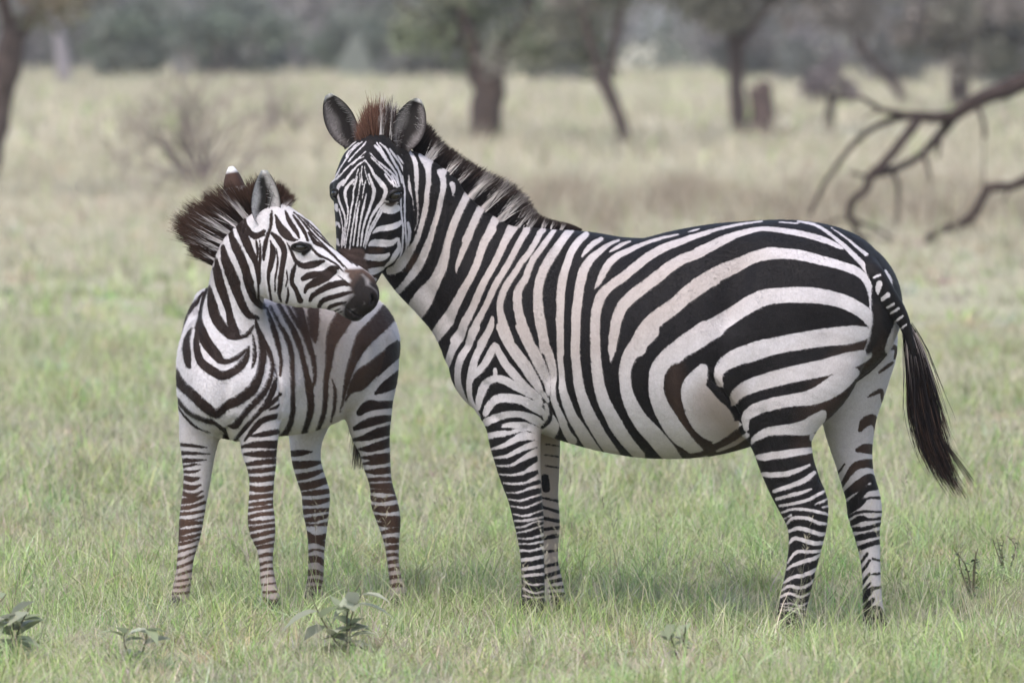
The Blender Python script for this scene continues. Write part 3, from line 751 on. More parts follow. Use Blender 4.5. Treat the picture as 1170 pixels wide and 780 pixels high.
grooves = [gr(['torso', 'near_fore', 'neck'], .010, (640, 290, 14), (636, 360, 14), (634, 430, 12)), gr(['torso', 'near_fore', 'neck'], -.016, (572, 330, 26), (584, 400, 26), (590, 455, 18)),
    gr(['torso', 'near_hind'], .018, (838, 305, 22), (830, 360, 20)), gr(['torso', 'near_hind'], -.010, (872, 275, 12), (880, 285, 12)), gr(['torso', 'near_hind'], .004, (965, 300, 12), (955, 360, 12), (935, 430, 12)),
    gr(['torso', 'near_hind'], -.006, (900, 370, 34), (890, 440, 26)), gr(['torso', 'near_hind'], .008, (872, 470, 7), (880, 510, 6), (893, 550, 5)), gr(['neck', 'torso'], .012, (462, 290, 9), (490, 335, 10), (530, 395, 10)),
    gr(['neck', 'torso'], -.008, (490, 260, 20), (530, 320, 22)), gr(['torso', 'near_fore'], .007, (600, 490, 5), (604, 530, 5), (606, 565, 4)), gr(['near_fore'], -.005, (601, 590, 8), (602, 594, 8)), gr(['near_hind'], .006, (905, 600, 5), (908, 640, 4), (902, 675, 4)),
    gr(['torso', 'near_fore'], .008, (556, 440, 5), (562, 470, 5), (572, 482, 5))]
grooves += [gr(['torso'], .0028, (x + 8, 320, 6), (x, 380, 6), (x + 6, 440, 6), (x + 22, 480, 6)) for x in range(665, 810, 21)]
grooves += [
    (['torso'], catmull(np.array([(812, 430, 2.5), (825, 447, 2.5), (836, 461, 2.5), (848, 484, 2.5)]), 2), .012),
    (['torso', 'near_fore'], catmull(np.array([(619, 450, 3), (625, 466, 3), (627, 478, 3), (621, 487, 3)]), 2), .005),
    (['neck'], catmull(np.array([(500, 225, 2.2), (497, 255, 2.2), (486, 295, 2.2)]), 2), .004),
    (['neck'], catmull(np.array([(506, 230, 2.2), (504, 262, 2.2), (494, 305, 2.2)]), 2), .004),
    (['neck'], catmull(np.array([(514, 235, 2.2), (511, 265, 2.2), (502, 312, 2.2)]), 2), .004),
    (['torso'], catmull(np.array([(640, 300, 14), (632, 370, 14), (628, 430, 10)]), 3), .010),
    (['torso', 'near_hind'], catmull(np.array([(850, 300, 16), (832, 360, 16), (822, 415, 10)]), 3), .012),
    (['torso', 'near_hind'], catmull(np.array([(905, 300, 22), (925, 340, 22)]), 3), -.012),
    (['near_hind'], catmull(np.array([(938, 548, 3), (934, 565, 3), (935, 580, 3)]), 2), .006),
    (['near_hind'], catmull(np.array([(930, 600, 2.2), (925, 625, 2.2), (920, 660, 2.2)]), 2), .005),
    (['near_fore'], catmull(np.array([(612, 605, 2.2), (613, 640, 2.2), (614, 665, 2.2)]), 2), .004),
    (['head'], catmull(np.array([(441, 240, 5), (440, 262, 5), (430, 285, 4)]), 2), .004),
]
FOOT = P(760, 700, -.02)
zebra = empty('adult_zebra', tuple(FOOT), label='large adult zebra standing side-on in the grass, head bent towards the foal', cat='zebra')
body, bvhA = build_body('body', adult_chains, VOX, M_ADULT, zebra, sets, partset, ex, ['head'], grooves)
fur(zebra, M_ADULT, int(430000 * FUR_N), {'*': (0, 0, -1), 'torso': (.85, -.1, -.55), 'neck': (.45, 0, -.9), 'near_hind': (.25, 0, -1), 'far_hind': (.25, 0, -1), 'dock': (.5, 0, -1)},
    {'*': .0045, 'torso': .0075, 'neck': .0075, 'near_hind': .0055, 'far_hind': .0055, 'head': .0035}, [(surf(bvhA, 451.5, 223)[0], .027), (surf(bvhA, 383, 221)[0], .024)])
for px, py, y, r in ((608, 708, ya(600) - .13, .047), (634, 705, ya(605) + .13, .043), (899, 735, ya(900) - .155, .05), (1001, 735, ya(970) + .14, .045)):
    hoof(px, py, y, r, (-1, .2) if px != 1001 else (-.3, -.9), zebra)
eye(bvhA, 451.5, 223, .024, zebra, .35, .42)
eye(bvhA, 383, 221, .020, zebra, .40, .25)
EI = ((.026, .022, .022), (.20, .18, .18), (.42, .39, .39))
ear('ear', P(402, 168, .055), P(375, 108.5, .03), (-.32, -1, .05), .055, .05, zebra, EI, (.014, .011, .011), ((.5, .47, .46), (.03, .02, .018)), (.72, .70, .70), 170)
ear('ear', P(459, 172, .035), P(477.5, 113.5, .015), (-.05, -1, .05), .056, .045, zebra, EI, (.014, .011, .011), ((.5, .47, .46), (.03, .02, .018)), (.72, .70, .70), 170)
# mane
crest = catmull(np.array([(468, 163), (483, 182), (503, 202), (517, 214), (532, 225), (548, 238), (563, 248), (584, 261), (601, 265), (622, 265), (645, 263), (660, 264)], float), 1.)
lenx = ([460, 475, 486, 505, 533, 548, 567, 587, 605, 625, 645, 660], [26, 30, 28, 32, 36, 42, 40, 30, 21, 14, 8, 3])
dirx = ([460, 486, 532, 567, 587, 601, 625, 660], [.35, .5, .6, .66, .55, .38, .25, .5])
whites = [(486, 4.3), (505, 3.4), (517.5, 2.6), (534, 4.6), (549.5, 4.4), (568, 5.0), (587, 4.6), (601, 3.2), (617, 2.2), (628, 1.8), (639, 1.8)]
st = []
dark1, dark2, brn, whm = np.array([.007, .0055, .006]), np.array([.019, .0135, .0125]), np.array([.062, .04, .033]), np.array([.55, .50, .48])
for _ in range(9000):
    q = crest[rng.integers(len(crest))]; x = q[0] + rng.uniform(-.8, .8)
    lat = rng.normal(0, .013)
    root = P(x, q[1] + 3, .115 + lat); a = np.interp(x, *dirx) + rng.normal(0, .09)
    d = np.array([a, rng.normal(0, .10) + lat * 2.5, math.sqrt(max(1 - a * a, .05))]); d /= np.linalg.norm(d)
    L = np.interp(x, *lenx) * .003 * (.80 + .26 * rng.random() ** .7) + .012
    w = min(abs(x - c) / (hw * .74) for c, hw in whites) + rng.normal(0, .10)
    base = whm * rng.uniform(.8, 1.15) if w < 1 else dark1 * rng.uniform(.7, 1.5)
    k = 6; cols = np.tile(base, (k, 1))
    tipc = dark2 * rng.uniform(.6, 1.6) if rng.random() < .82 else brn * rng.uniform(.6, 1.1)
    f = np.clip((np.linspace(0, 1, k) - (.50 if w < 1 else .40) - .2 * rng.random()) / .3, 0, 1)[:, None]
    if w < 1 and 525 < x < 600: f *= .8
    cols = cols * (1 - f) + tipc * f
    sdv = np.cross(d, [0, -1, 0]) + rng.normal(0, .3, 3); sdv /= np.linalg.norm(sdv)
    st.append((strand(root, d, L, np.array([.10, 0, -.06]) + rng.normal(0, .04, 3), k), rng.uniform(.0022, .0036), cols, sdv))
ribbons('mane', st, M_HAIR, zebra)
st = []
ruf = np.array([.085, .043, .031])
for _ in range(2600):
    u = rng.random(); x = 414 + 42 * u; dep = .035 + .09 * u + rng.normal(0, .012)
    y0 = np.interp(x, [412, 422, 432, 445, 458], [165, 159, 155, 155, 163])
    root = P(x + rng.normal(0, 1.), y0 + rng.uniform(0, 15), dep - .03)
    top = np.interp(x, [412, 418, 424, 430, 440, 450, 458], [14, 28, 42, 47, 43, 37, 26])
    a = np.interp(x, [412, 425, 440, 458], [-.42, -.12, .06, .16]) + rng.normal(0, .07)
    d = np.array([a, rng.normal(-.05, .12), 1.]); d /= np.linalg.norm(d)
    L = top * .003 * (.50 + .56 * rng.random() ** .9) * (.88 + .16 * math.sin(x * 1.9)) + .012
    k = 6
    wh = min(abs(x - 436) / 1.3, abs(x - 444.5) / .9) + rng.normal(0, .15) < 1
    base = np.array([.62, .58, .57]) if wh else (ruf * rng.uniform(.35, .8) if x < 437 else dark2 * rng.uniform(.6, 1.3))
    tipc = ruf * rng.uniform(.8, 1.9) if x < 438 else np.array([.05, .036, .034]) * rng.uniform(.6, 1.5)
    f = np.clip((np.linspace(0, 1, k) - .25) / .5, 0, 1)[:, None]
    if wh: f *= .35
    sdv = np.cross(d, [0, -1, 0]) + rng.normal(0, .3, 3); sdv /= np.linalg.norm(sdv)
    st.append((strand(root, d, L, rng.normal(0, .05, 3), k), rng.uniform(.0022, .0034), base * (1 - f) + tipc * f, sdv))
ribbons('forelock', st, M_HAIR, zebra)
# tail
tp = catmull(np.array([(1004, 318), (1014, 336), (1029, 358), (1042, 388), (1050, 425), (1055, 460), (1063, 500), (1076, 535), (1094, 568)], float), 2.)
st = []
for i in range(2100):
    a0 = rng.uniform(.22, .50); a1 = min(a0 + rng.uniform(.25, .62), rng.uniform(.86, 1.02))
    k = 9; aa = np.linspace(a0, a1, k); off = rng.normal(0, 1); od = rng.normal(0, 1)
    idx = np.clip(aa * (len(tp) - 1), 0, len(tp) - 1)
    x = np.interp(idx, np.arange(len(tp)), tp[:, 0]); y = np.interp(idx, np.arange(len(tp)), tp[:, 1])
    sp = np.interp(aa, [0, .15, .35, .6, .8, 1.], [3, 4, 9, 10, 7.5, 4])
    t = np.linspace(0, 1, k)
    x = x + .95 * off * sp * (.45 + .55 * t) + rng.normal(0, 3.4) * t ** 2 + 3 * t ** 3 * rng.random(); y = y + abs(off) * 1.5 * t
    pts = np.array([P(x[j], y[j], ya(1030) - .03 + od * .022 * (.4 + .6 * t[j])) for j in range(k)])
    c = np.array([.0065, .005, .0055]) * rng.uniform(.6, 1.7)
    cols = np.tile(c, (k, 1))
    if a0 < .36 and rng.random() < .42: cols[:4] = np.array([.38, .33, .32]) * np.linspace(1, .25, 4)[:, None]
    if rng.random() < .35: cols[-3:] = np.array([.05, .03, .022])
    st.append((pts, rng.uniform(.003, .0048), cols, np.array([math.cos(i), math.sin(i), .15])))
for i in range(36):        # the wisp that swings out behind
    k = 9; t = np.linspace(0, 1, k)
    x = 1062 + 49 * t + rng.normal(0, 1.6) * t; y = 487 + 63 * t ** 1.15 + rng.normal(0, 3) * t
    st.append((np.array([P(x[j], y[j], ya(1030) - .04) for j in range(k)]), .003, np.tile([.02, .014, .012], (k, 1)), np.array([.6, .5, .5])))
ribbons('tail_tuft', st, M_HAIR, zebra)
# ------------------------------------------------------------------ the foal
FYAW = R(45); LF = np.array([math.sin(FYAW), -math.cos(FYAW), 0])   # across the foal's trunk
LP = np.array([0.1, 1, 0])
LN = np.array([-.35, .94, 0])
foal_chains = [
    Chain('trunk', [(259, 428, -.02, 74, .155), (276, 425, .07, 79, .18), (300, 421, .18, 79, .20), (345, 415, .34, 79, .215), (384, 400, .5, 72, .20), (408, 393, .60, 60, .15), (413, 394, .63, 48, .11)], LF, .03),
    Chain('trunk', [(240, 412, .02, 38, .06), (235, 450, .02, 34, .06)], LF, .06),
    Chain('trunk', [(244, 350, .16, 26, .06), (238, 378, .12, 34, .06), (237, 402, .08, 34, .06)], LF, .06),
    Chain('trunk', [(300, 440, -.06, 48, .06), (299, 465, -.06, 34, .06)], LF, .06),
    Chain('trunk', [(254, 452, -.1, 38, .09)], LF, .06),
    Chain('neck', [(294, 272, -.085, 27, .055), (283, 288, -.08, 32, .062), (275, 308, -.07, 33, .07), (270, 332, -.05, 33, .08), (265, 357, -.03, 36, .095), (259, 385, -.0, 40, .12), (255, 415, .03, 46, .15)], LN, .045),
    Chain('right_fore', [(231, 450, .07, 28, .07), (229.5, 478, .075, 25, .066), (227.5, 500, .075, 23, .06), (226.5, 518, .075, 19.5, .053), (225.5, 544, .075, 15.8, .045), (222.5, 567, .075, 14.5, .043), (219, 590, .075, 14, .043), (216.5, 612, .07, 12.5, .04), (212, 638, .06, 9.5, .031), (209.5, 660, .05, 9.5, .03), (206.5, 677, .04, 10.3, .033), (204, 690, .03, 10.5, .034)], LP, .03),
    Chain('left_fore', [(294, 448, -.06, 30, .075), (295, 475, -.065, 25, .07), (296, 493, -.07, 22.5, .062), (296, 513, -.07, 20.5, .055), (298.5, 530, -.07, 17, .05), (299, 550, -.07, 14, .044), (298, 575, -.07, 14, .043), (298.5, 592, -.07, 15.5, .045), (300, 608, -.07, 14.5, .042), (303, 624, -.07, 10, .034), (304, 642, -.07, 7.6, .028), (306, 663, -.07, 8.5, .029), (310, 682, -.08, 9.5, .033), (312, 694, -.08, 10, .034)], LP, .03),
    Chain('right_hind', [(358, 440, .55, 42, .08), (353, 475, .57, 27, .075), (349.5, 502, .58, 19.5, .062), (350, 525, .58, 17, .055), (355, 545, .58, 16.5, .05), (360.5, 562, .58, 16.5, .047), (361, 583, .58, 15.5, .044), (362, 604, .58, 12, .038), (361.5, 627, .58, 9.5, .032), (361, 650, .58, 9.2, .03), (360, 670, .58, 10.2, .033), (359, 681, .58, 10.5, .033)], LP, .03),
    Chain('left_hind', [(423, 400, .48, 33, .10), (421, 425, .46, 35, .10), (421, 455, .44, 29, .09), (421.5, 478, .43, 26, .078), (423.5, 495, .43, 22.5, .067), (428, 512, .43, 18, .058), (430.5, 530, .43, 16, .05), (435, 552, .43, 13.2, .045), (439, 574, .43, 15.5, .046), (444, 593, .43, 14, .042), (447, 615, .43, 9.6, .034), (449, 640, .43, 6.8, .028), (452, 662, .43, 7.3, .028), (454, 676, .43, 8.3, .032), (455, 685, .43, 9, .033)], LP, .03),
    Chain('head', [(305, 258, -.10, 36, .062), (314, 276, -.11, 46, .072), (324, 293, -.12, 51, .076), (346, 308, -.135, 45, .068), (376, 321, -.15, 33, .056), (398, 330, -.16, 29, .05), (410, 337, -.165, 27, .049), (417, 340, -.165, 21, .044)], LP, .015),
    Chain('head', [(312, 306, -.12, 34, .066), (322, 314, -.125, 30, .062)], LP, .02),
    Chain('head', [(398, 353, -.16, 9, .032), (406, 358, -.16, 9, .034)], LP, .02),
    Chain('head', [(337, 276, -.175, 9, .02), (347, 279, -.178, 9, .02)], LP, .03),
    Chain('head', [(421, 340, -.185, 10, .024)], LP, .03),
]
F1, F2, F3, F4, F5, F6 = (285, 225, 5.03), (190, 185, 5.78), (185, 310, 3.9), (185, 490, 3.71), (320, 490, 3.71), (290, 325, 4.22)
fhead = []
add(fhead, F1, 'b', """0,208,30 40,225,34 85,198,20; 128,80,8 125,150,16 100,230,18 85,300,18 80,360,10; 60,250,8 62,320,14 58,400,16 60,480,12; 155,300,6 163,380,11 150,470,10 148,540,8; 215,420,7 218,470,10 210,510,8; 118,250,8 135,310,30 125,380,30 110,450,20 115,520,14 125,600,12;
130,210,18 170,250,32 200,310,30 190,400,28 180,480,26 172,560,18 182,600,10; 150,105,10 175,170,35 210,215,45 250,245,20 278,245,8; 205,80,10 230,140,25 270,200,22 285,235,10;
250,105,10 290,160,20 320,210,18 335,250,14; 270,100,8 320,160,13 360,210,11 420,270,11 480,330,9 540,390,7 560,412,6; 310,128,7 370,195,10 440,260,10 520,320,9 590,380,8;
340,205,12 380,260,24 430,290,16 490,345,11 540,400,7; 355,290,10 390,330,17 440,355,13 500,390,11 540,430,7; 255,90,8 330,140,9 400,205,9 480,280,9 560,345,8 620,395,8;
215,262,7 240,310,13 265,365,20 310,395,30 370,385,38 430,368,10; 265,388,13 248,440,25 245,490,22 270,540,23 292,595,30; 308,470,24 350,450,36 420,438,24 470,412,30 510,408,20;
318,550,12 330,520,24 380,490,40 440,460,40 490,428,24; 348,595,18 365,565,25 420,530,30 480,505,35 540,495,30 582,510,8; 400,628,20 422,595,25 480,575,25 550,555,21 592,545,10;
448,655,14 465,630,21 510,615,19 552,605,10; 478,662,7 522,640,7; 498,672,6 537,655,6; 222,518,7 222,570,14 213,605,15; 508,450,5 560,490,7 602,520,7""")
fneck = []
fn2 = []
add(fn2, F2, 'b', """470,300,40 480,400,48 510,480,50 550,580,45 590,660,35 605,740,25 610,800,20; 420,420,30 430,490,34 460,560,50 500,650,50 540,760,46 555,800,44; 375,560,26 382,610,40 400,670,55 440,760,60 455,800,60;
330,640,18 342,720,40 358,790,40; 593,520,12 603,580,17 600,640,13 605,700,13; 520,330,16 520,400,20 560,470,30 600,490,28 640,480,20; 690,340,14 680,450,16 650,540,20 640,630,16""")
fneck += fn2
add(fhead, F3, 'b', '300,0,42 330,80,42 355,140,36 385,190,32 428,206,16; 375,20,32 390,70,36 410,120,30 440,150,30 458,162,10; 430,10,9 430,80,9 432,130,12')
fhead += fn2
chest = []
add(chest, F3, 'b', """240,-10,30 260,60,40 280,120,36 300,180,30 310,230,38 330,270,30 345,300,8; 212,60,8 220,120,35 235,190,46 270,250,45 310,285,38 345,294,18 378,280,20 408,242,10;
300,0,42 330,80,42 355,140,36 385,190,32 428,206,16; 375,20,32 390,70,36 410,120,30 440,150,30 458,162,10; 430,10,9 430,80,9 432,130,12;
200,80,16 178,140,17 165,200,26 170,260,50 200,320,50 240,370,44 270,400,28 310,395,22 350,370,22 387,333,8; 148,260,8 155,340,28 175,400,34 220,440,40 265,462,40 310,450,36 350,420,36 375,380,25 387,342,8;
132,250,8 112,310,28 112,360,36 120,410,28 136,432,6; 182,95,10 140,150,17 105,210,19 85,270,15 68,345,8; 132,135,5 110,190,7 78,262,7;
40,390,28 60,450,36 90,500,45 150,550,42 200,600,40 240,632,42 290,600,40 340,570,44 390,530,44 420,480,36 435,420,32 445,360,36 440,300,30 425,250,20 418,215,8;
405,285,8 410,350,17 405,400,17 395,435,6; 44,525,12 80,580,22 130,625,24 190,660,22 240,690,24 280,740,22 298,755,8; 62,585,8 100,640,12 150,690,12 212,716,6;
288,712,8 330,690,22 360,640,26 410,580,28 450,530,30 475,480,24 485,420,22 475,360,22 455,310,17 440,265,6; 322,752,14 360,710,20 400,660,20 440,610,24 480,550,28 505,490,26 510,450,18 495,430,6;
455,612,12 490,580,20 530,548,20; 368,752,10 410,700,24 450,660,28 515,642,26; 478,612,12 525,596,18; 398,732,10 450,725,24 510,713,26; 365,778,12 430,772,20 515,763,24""")
tr = list(chest)
add(tr, F6, 'b', """60,112,12 90,200,26 115,290,26 128,370,17 130,440,8; 78,105,12 120,190,18 155,250,26 180,330,28 185,430,26 188,520,26 185,620,26 160,700,28 110,755,28;
118,95,20 160,170,26 200,240,30 230,330,28 250,420,28 265,490,36 275,570,34 262,650,30 235,720,24 212,755,10; 158,100,14 195,165,24 235,225,26 270,300,30 290,380,26 295,450,20 285,490,12;
208,100,50 225,150,40 255,240,30 275,300,22; 285,60,50 285,100,55 285,170,55 290,230,40 297,280,12; 440,100,90 430,160,82 400,210,80 375,270,55 365,340,40 358,400,30 348,460,28 345,550,24 330,640,24 298,715,18;
378,455,8 392,520,17 385,600,17 368,662,8; 690,90,90 660,120,90 600,190,85 530,260,80 495,340,60 465,410,45 445,480,30 430,560,15 415,615,6; 720,290,60 640,350,70 570,410,75 510,470,75 475,510,40 450,560,18;
710,445,60 640,490,45 588,522,16""")
lh = []
add(lh, F6, 'b', """720,290,60 640,350,70 570,410,75 510,470,75 478,510,34; 710,445,60 640,490,45 588,522,16; 690,575,30 610,580,34 550,585,45 508,618,26; 680,640,20 610,650,34 540,670,34 488,692,20; 680,688,30 600,710,34 540,735,26 488,747,10;
690,90,90 660,120,90 600,190,85 530,260,80 495,340,60 465,410,45 445,480,30; 480,560,34 455,620,30""")  # last stroke paints the shade in the thigh crease, not a stripe
add(lh, F5, 'b', """310,45,12 370,35,24 420,22,26 478,8,24; 335,85,10 390,80,28 475,53,34; 348,120,10 400,120,22 478,112,26; 352,146,8 420,138,24 478,125,18; 360,178,10 410,180,24 478,170,24; 372,215,16 420,212,16 478,210,14; 378,240,16 430,240,20 482,240,24;
382,262,13 435,262,15 486,265,20; 380,292,20 430,300,18 492,290,15; 378,330,22 440,340,26 510,330,26; 395,370,17 450,380,24 520,380,24; 412,400,13 460,405,20 516,400,24; 425,440,12 470,430,18 510,425,20; 435,470,12 475,470,24 510,470,17; 445,505,13 480,500,20 510,500,13;
448,535,13 485,530,13 508,535,12; 452,565,13 490,560,15 514,560,11; 456,595,13 490,590,13 518,592,11; 460,630,15 490,625,15 524,622,11; 466,665,13 500,660,17 532,660,11""")
rh = []
add(rh, F5, 'b', """32,105,22 90,100,22 138,95,4; 42,152,30 110,150,28 172,140,12; 60,205,26 120,195,24 182,175,12; 80,245,30 140,235,28 200,215,24; 85,275,14 150,270,20 215,260,18; 88,310,22 150,310,22 216,295,13; 92,350,22 150,345,18 216,340,13; 100,385,18 150,380,20 212,365,13;
105,405,13 150,405,9 210,400,17; 110,440,20 150,465,28 203,450,18; 112,480,13 150,475,15 200,490,22; 115,520,13 150,510,9 198,520,11; 110,555,26 160,550,24 195,580,13; 110,610,24 150,605,20 192,620,11; 105,645,13 150,640,13 192,650,13; 102,670,9 150,670,13 190,672,9""")
rf = list(chest)
add(rf, F4, 'b', """75,65,13 130,70,15 192,78,6; 70,100,20 140,102,14 205,105,5; 75,133,20 130,132,17 188,130,4; 85,160,13 140,150,9 168,150,4; 85,180,13 135,180,13 164,172,5; 85,205,20 130,212,23 164,205,6; 85,240,24 130,248,21 166,235,8; 80,270,22 130,280,17 172,262,7; 78,305,26 130,300,23 175,285,11; 72,335,19 120,330,17 182,310,13;
70,360,17 125,355,15 182,345,13; 68,390,24 120,385,9 182,370,11; 66,410,24 110,400,19 178,395,13; 66,440,28 120,430,19 172,420,13; 66,465,24 110,460,17 162,445,13; 64,490,13 110,480,15 157,465,9; 62,520,13 100,510,11 146,495,9; 56,555,15 100,540,11 146,520,11; 52,590,13 95,575,13 140,555,11; 48,620,11 90,610,13 135,595,11;
46,645,9 90,640,11 133,630,9; 40,670,9 85,668,11 130,655,9; 36,695,9 80,695,11 128,690,9""")
lf = list(chest)
add(lf, F4, 'b', """340,75,13 400,65,27 492,65,34; 350,105,13 420,105,29 495,102,28; 355,150,15 420,140,23 492,135,22; 362,178,19 420,175,21 488,165,20; 365,212,25 420,212,25 482,205,24; 366,248,23 420,255,25 480,245,22; 366,290,23 420,285,21 478,278,17; 370,320,13 410,315,19 478,305,13; 358,345,15 420,335,15 478,325,15; 354,375,19 420,360,17 482,355,19;
356,395,19 420,392,13 485,382,9; 360,425,25 420,415,17 488,405,15; 375,455,19 420,445,19 488,430,15; 390,485,19 430,475,17 490,460,15; 395,505,13 430,498,17 483,490,17; 405,540,13 445,530,17 478,530,13; 410,575,13 440,565,13 476,560,11; 412,600,11 445,592,13 478,590,9; 415,630,9 450,620,11 483,620,9; 420,660,9 455,655,9 490,650,9; 425,690,11 465,690,13 500,685,7; 430,720,19 470,730,15 503,715,9""")
def fat(L, k=1.22):
    for q in range(len(L)): L[q][1][:, 2] *= k
for L_ in (lh, rh): fat(L_)
fat(rf[len(chest):], 1.08); fat(lf[len(chest):], 1.10); fat(fhead, 1.20); fat(chest, 1.06); fat(tr[len(chest):], 1.06)
fsets = {'head': ('w', fhead), 'neck': ('w', fneck + chest), 'trunk': ('w', tr), 'rf': ('w', rf), 'lf': ('w', lf), 'rh': ('w', rh), 'lh': ('w', lh)}
fps = {'head': 'head', 'neck': 'neck', 'trunk': 'trunk', 'right_fore': 'rf', 'left_fore': 'lf', 'right_hind': 'rh', 'left_hind': 'lh'}
legs4 = ['right_fore', 'left_fore', 'right_hind', 'left_hind']
fex = {
    'dusty': [(['trunk'], parse(*PX, '350,350,30 370,400,60 380,450,40', 'w'), 60)],
    'soil_shade': [(legs4, parse(*PX, '208,670,70; 308,670,60; 360,665,70; 454,665,60', 'w'), 90)],
    'warm': [(legs4, parse(*PX, '212,580,60 207,690,60; 300,570,60 310,690,60; 361,560,60 360,690,60; 440,560,60 455,690,60', 'w'), 60), (['trunk'], parse(*PX, '380,400,120', 'w'), 60)],
    'muzzle': [(['head'], parse(*F1, '555,425,24 600,432,40 640,430,40; 590,450,50 620,470,70; 600,500,50 610,540,40; 650,425,30 700,468,34 730,510,30', 'w'), 3.5)],
    'pit': [(['head'], parse(*PX, '425,338,5 427,343,7 425,347,4; 395,352,1.2 404,358,1.6 412,361,1.6 421,361,1', 'w'), 1.5)],
    'dark': [(['head'], parse(*F1, '645,480,70 640,540,120 690,570,130 700,630,110 640,660,110 580,690,90 560,640,70 620,600,120; 700,500,50 745,540,60 750,600,60', 'w'), 10),
             (['head'], parse(*F1, '236,297,20 290,288,56 345,288,36 312,325,30; 350,290,14 368,298,8', 'w'), 2),
             (legs4, parse(*PX, '200,689,18; 312,696,22; 358,684,22; 456,688,20', 'w'), 6)],
}
fgro = [gr(['trunk'], .012, (256, 440, 7), (257, 470, 7), (256, 498, 7)), gr(['trunk', 'right_fore', 'neck'], -.010, (228, 430, 18), (226, 460, 16)), gr(['trunk', 'left_fore', 'neck'], -.012, (296, 420, 18), (300, 460, 16)),
    gr(['neck', 'trunk'], .004, (262, 320, 6), (262, 350, 6), (262, 380, 6)), gr(['left_fore', 'right_fore'], -.004, (299, 590, 8), (300, 594, 8)), gr(['left_hind'], .006, (428, 505, 5), (436, 545, 4)), gr(['head'], -.004, (312, 320, 14), (320, 326, 12))]
fgro += [gr(['trunk'], .0025, (x, 380, 4), (x + 4, 420, 4), (x + 2, 460, 4)) for x in range(335, 390, 11)]
fgro += [
    (['head'], catmull(np.array([(393, 349, 1.5), (402, 356, 1.5), (410, 361, 1.5), (420, 362, 1.5)]), 1.5), .007),
    (['head'], catmull(np.array([(426, 338, 2.0), (427, 343, 2.0), (425, 346, 2.)]), 1.), .014),
    (['head'], catmull(np.array([(350, 296, 5), (368, 305, 5), (385, 315, 5)]), 2), .006),
    (['head'], catmull(np.array([(330, 300, 10), (322, 315, 10)]), 2), -.006),
    (['head'], catmull(np.array([(360, 290, 4), (385, 306, 4)]), 2), -.005),
    (['head', 'neck'], catmull(np.array([(309, 245, 3), (306, 280, 3), (302, 320, 3), (304, 342, 3)]), 2), .006),
    (['trunk', 'left_fore'], catmull(np.array([(316, 420, 3), (321, 450, 3), (320, 480, 3)]), 2), .012),
    (['trunk', 'left_hind'], catmull(np.array([(415, 400, 6), (404, 445, 6), (396, 472, 5)]), 2), .012),
    (['trunk', 'neck'], catmull(np.array([(226, 345, 4), (226, 380, 4), (240, 405, 4)]), 2), .008),
    (['trunk'], catmull(np.array([(240, 480, 4), (254, 500, 5), (268, 480, 4)]), 2), .012),
]
FF = P(320, 690, .25)
foal = empty('zebra_foal', tuple(FF), label='smaller brown-striped zebra foal facing us with its head turned to the adult', cat='zebra foal')
fbody, bvhF = build_body('body', foal_chains, VOX, M_FOAL, foal, fsets, fps, fex, ['head'], fgro)
fur(foal, M_FOAL, int(300000 * FUR_N), {'*': (0, 0, -1), 'trunk': (.6, .5, -.6), 'neck': (.15, 0, -1), 'head': (.4, 0, -.6)},
    {'*': .0055, 'trunk': .010, 'neck': .009, 'head': .0045}, [(surf(bvhF, 343, 282.5)[0], .028)])
for px, py, y, r, f in ((203, 700, .03, .037, (-.3, -1)), (312.5, 704, -.08, .037, (.1, -1)), (358, 690, .58, .036, (-.3, -.8)), (456, 694, .43, .035, (-.2, -.8))):
    hoof(px, py, y, r, f, foal, .05)
eye(bvhF, 343, 282.5, .022, foal, .5, -.08, .55, 18)
eyeb = foal
EF = ((.014, .012, .012), (.46, .44, .44), (.6, .57, .57))
ear('ear', P(305, 258, -.15), P(302, 195, -.17), (.36, -1, .05), .053, .034, foal, EF, (.40, .37, .37), ((.6, .57, .57), (.05, .028, .02)), (.78, .76, .76), 110, prof=.7)
ear('ear', P(272, 242, -.03), P(264, 190.5, -.02), (-.2, 1, .1), .040, .04, foal, EF, (.03, .018, .014), ((.6, .57, .57), (.055, .028, .02)), (.78, .76, .76), 0, prof=.75)
st = []
fm = catmull(np.array([(322, 240), (310, 236), (295, 240), (281, 248), (270, 257), (262, 268), (256, 278), (251, 290), (247, 302)], float), .8)
fd = ([0, .1, .2, .35, .45, .55, .7, .85, 1.], [52, 68, 98, 122, 138, 148, 155, 154, 152])      # direction of the hair, degrees above +x
fl = ([0, .08, .18, .32, .45, .58, .72, .88, 1.], [26, 29, 40, 46, 54, 62, 68, 58, 34])
wf = [(.02, .015), (.40, .024), (.53, .022), (.64, .024), (.75, .024), (.85, .022), (.95, .02)]
db, db2 = np.array([.015, .009, .0075]), np.array([.055, .031, .023])
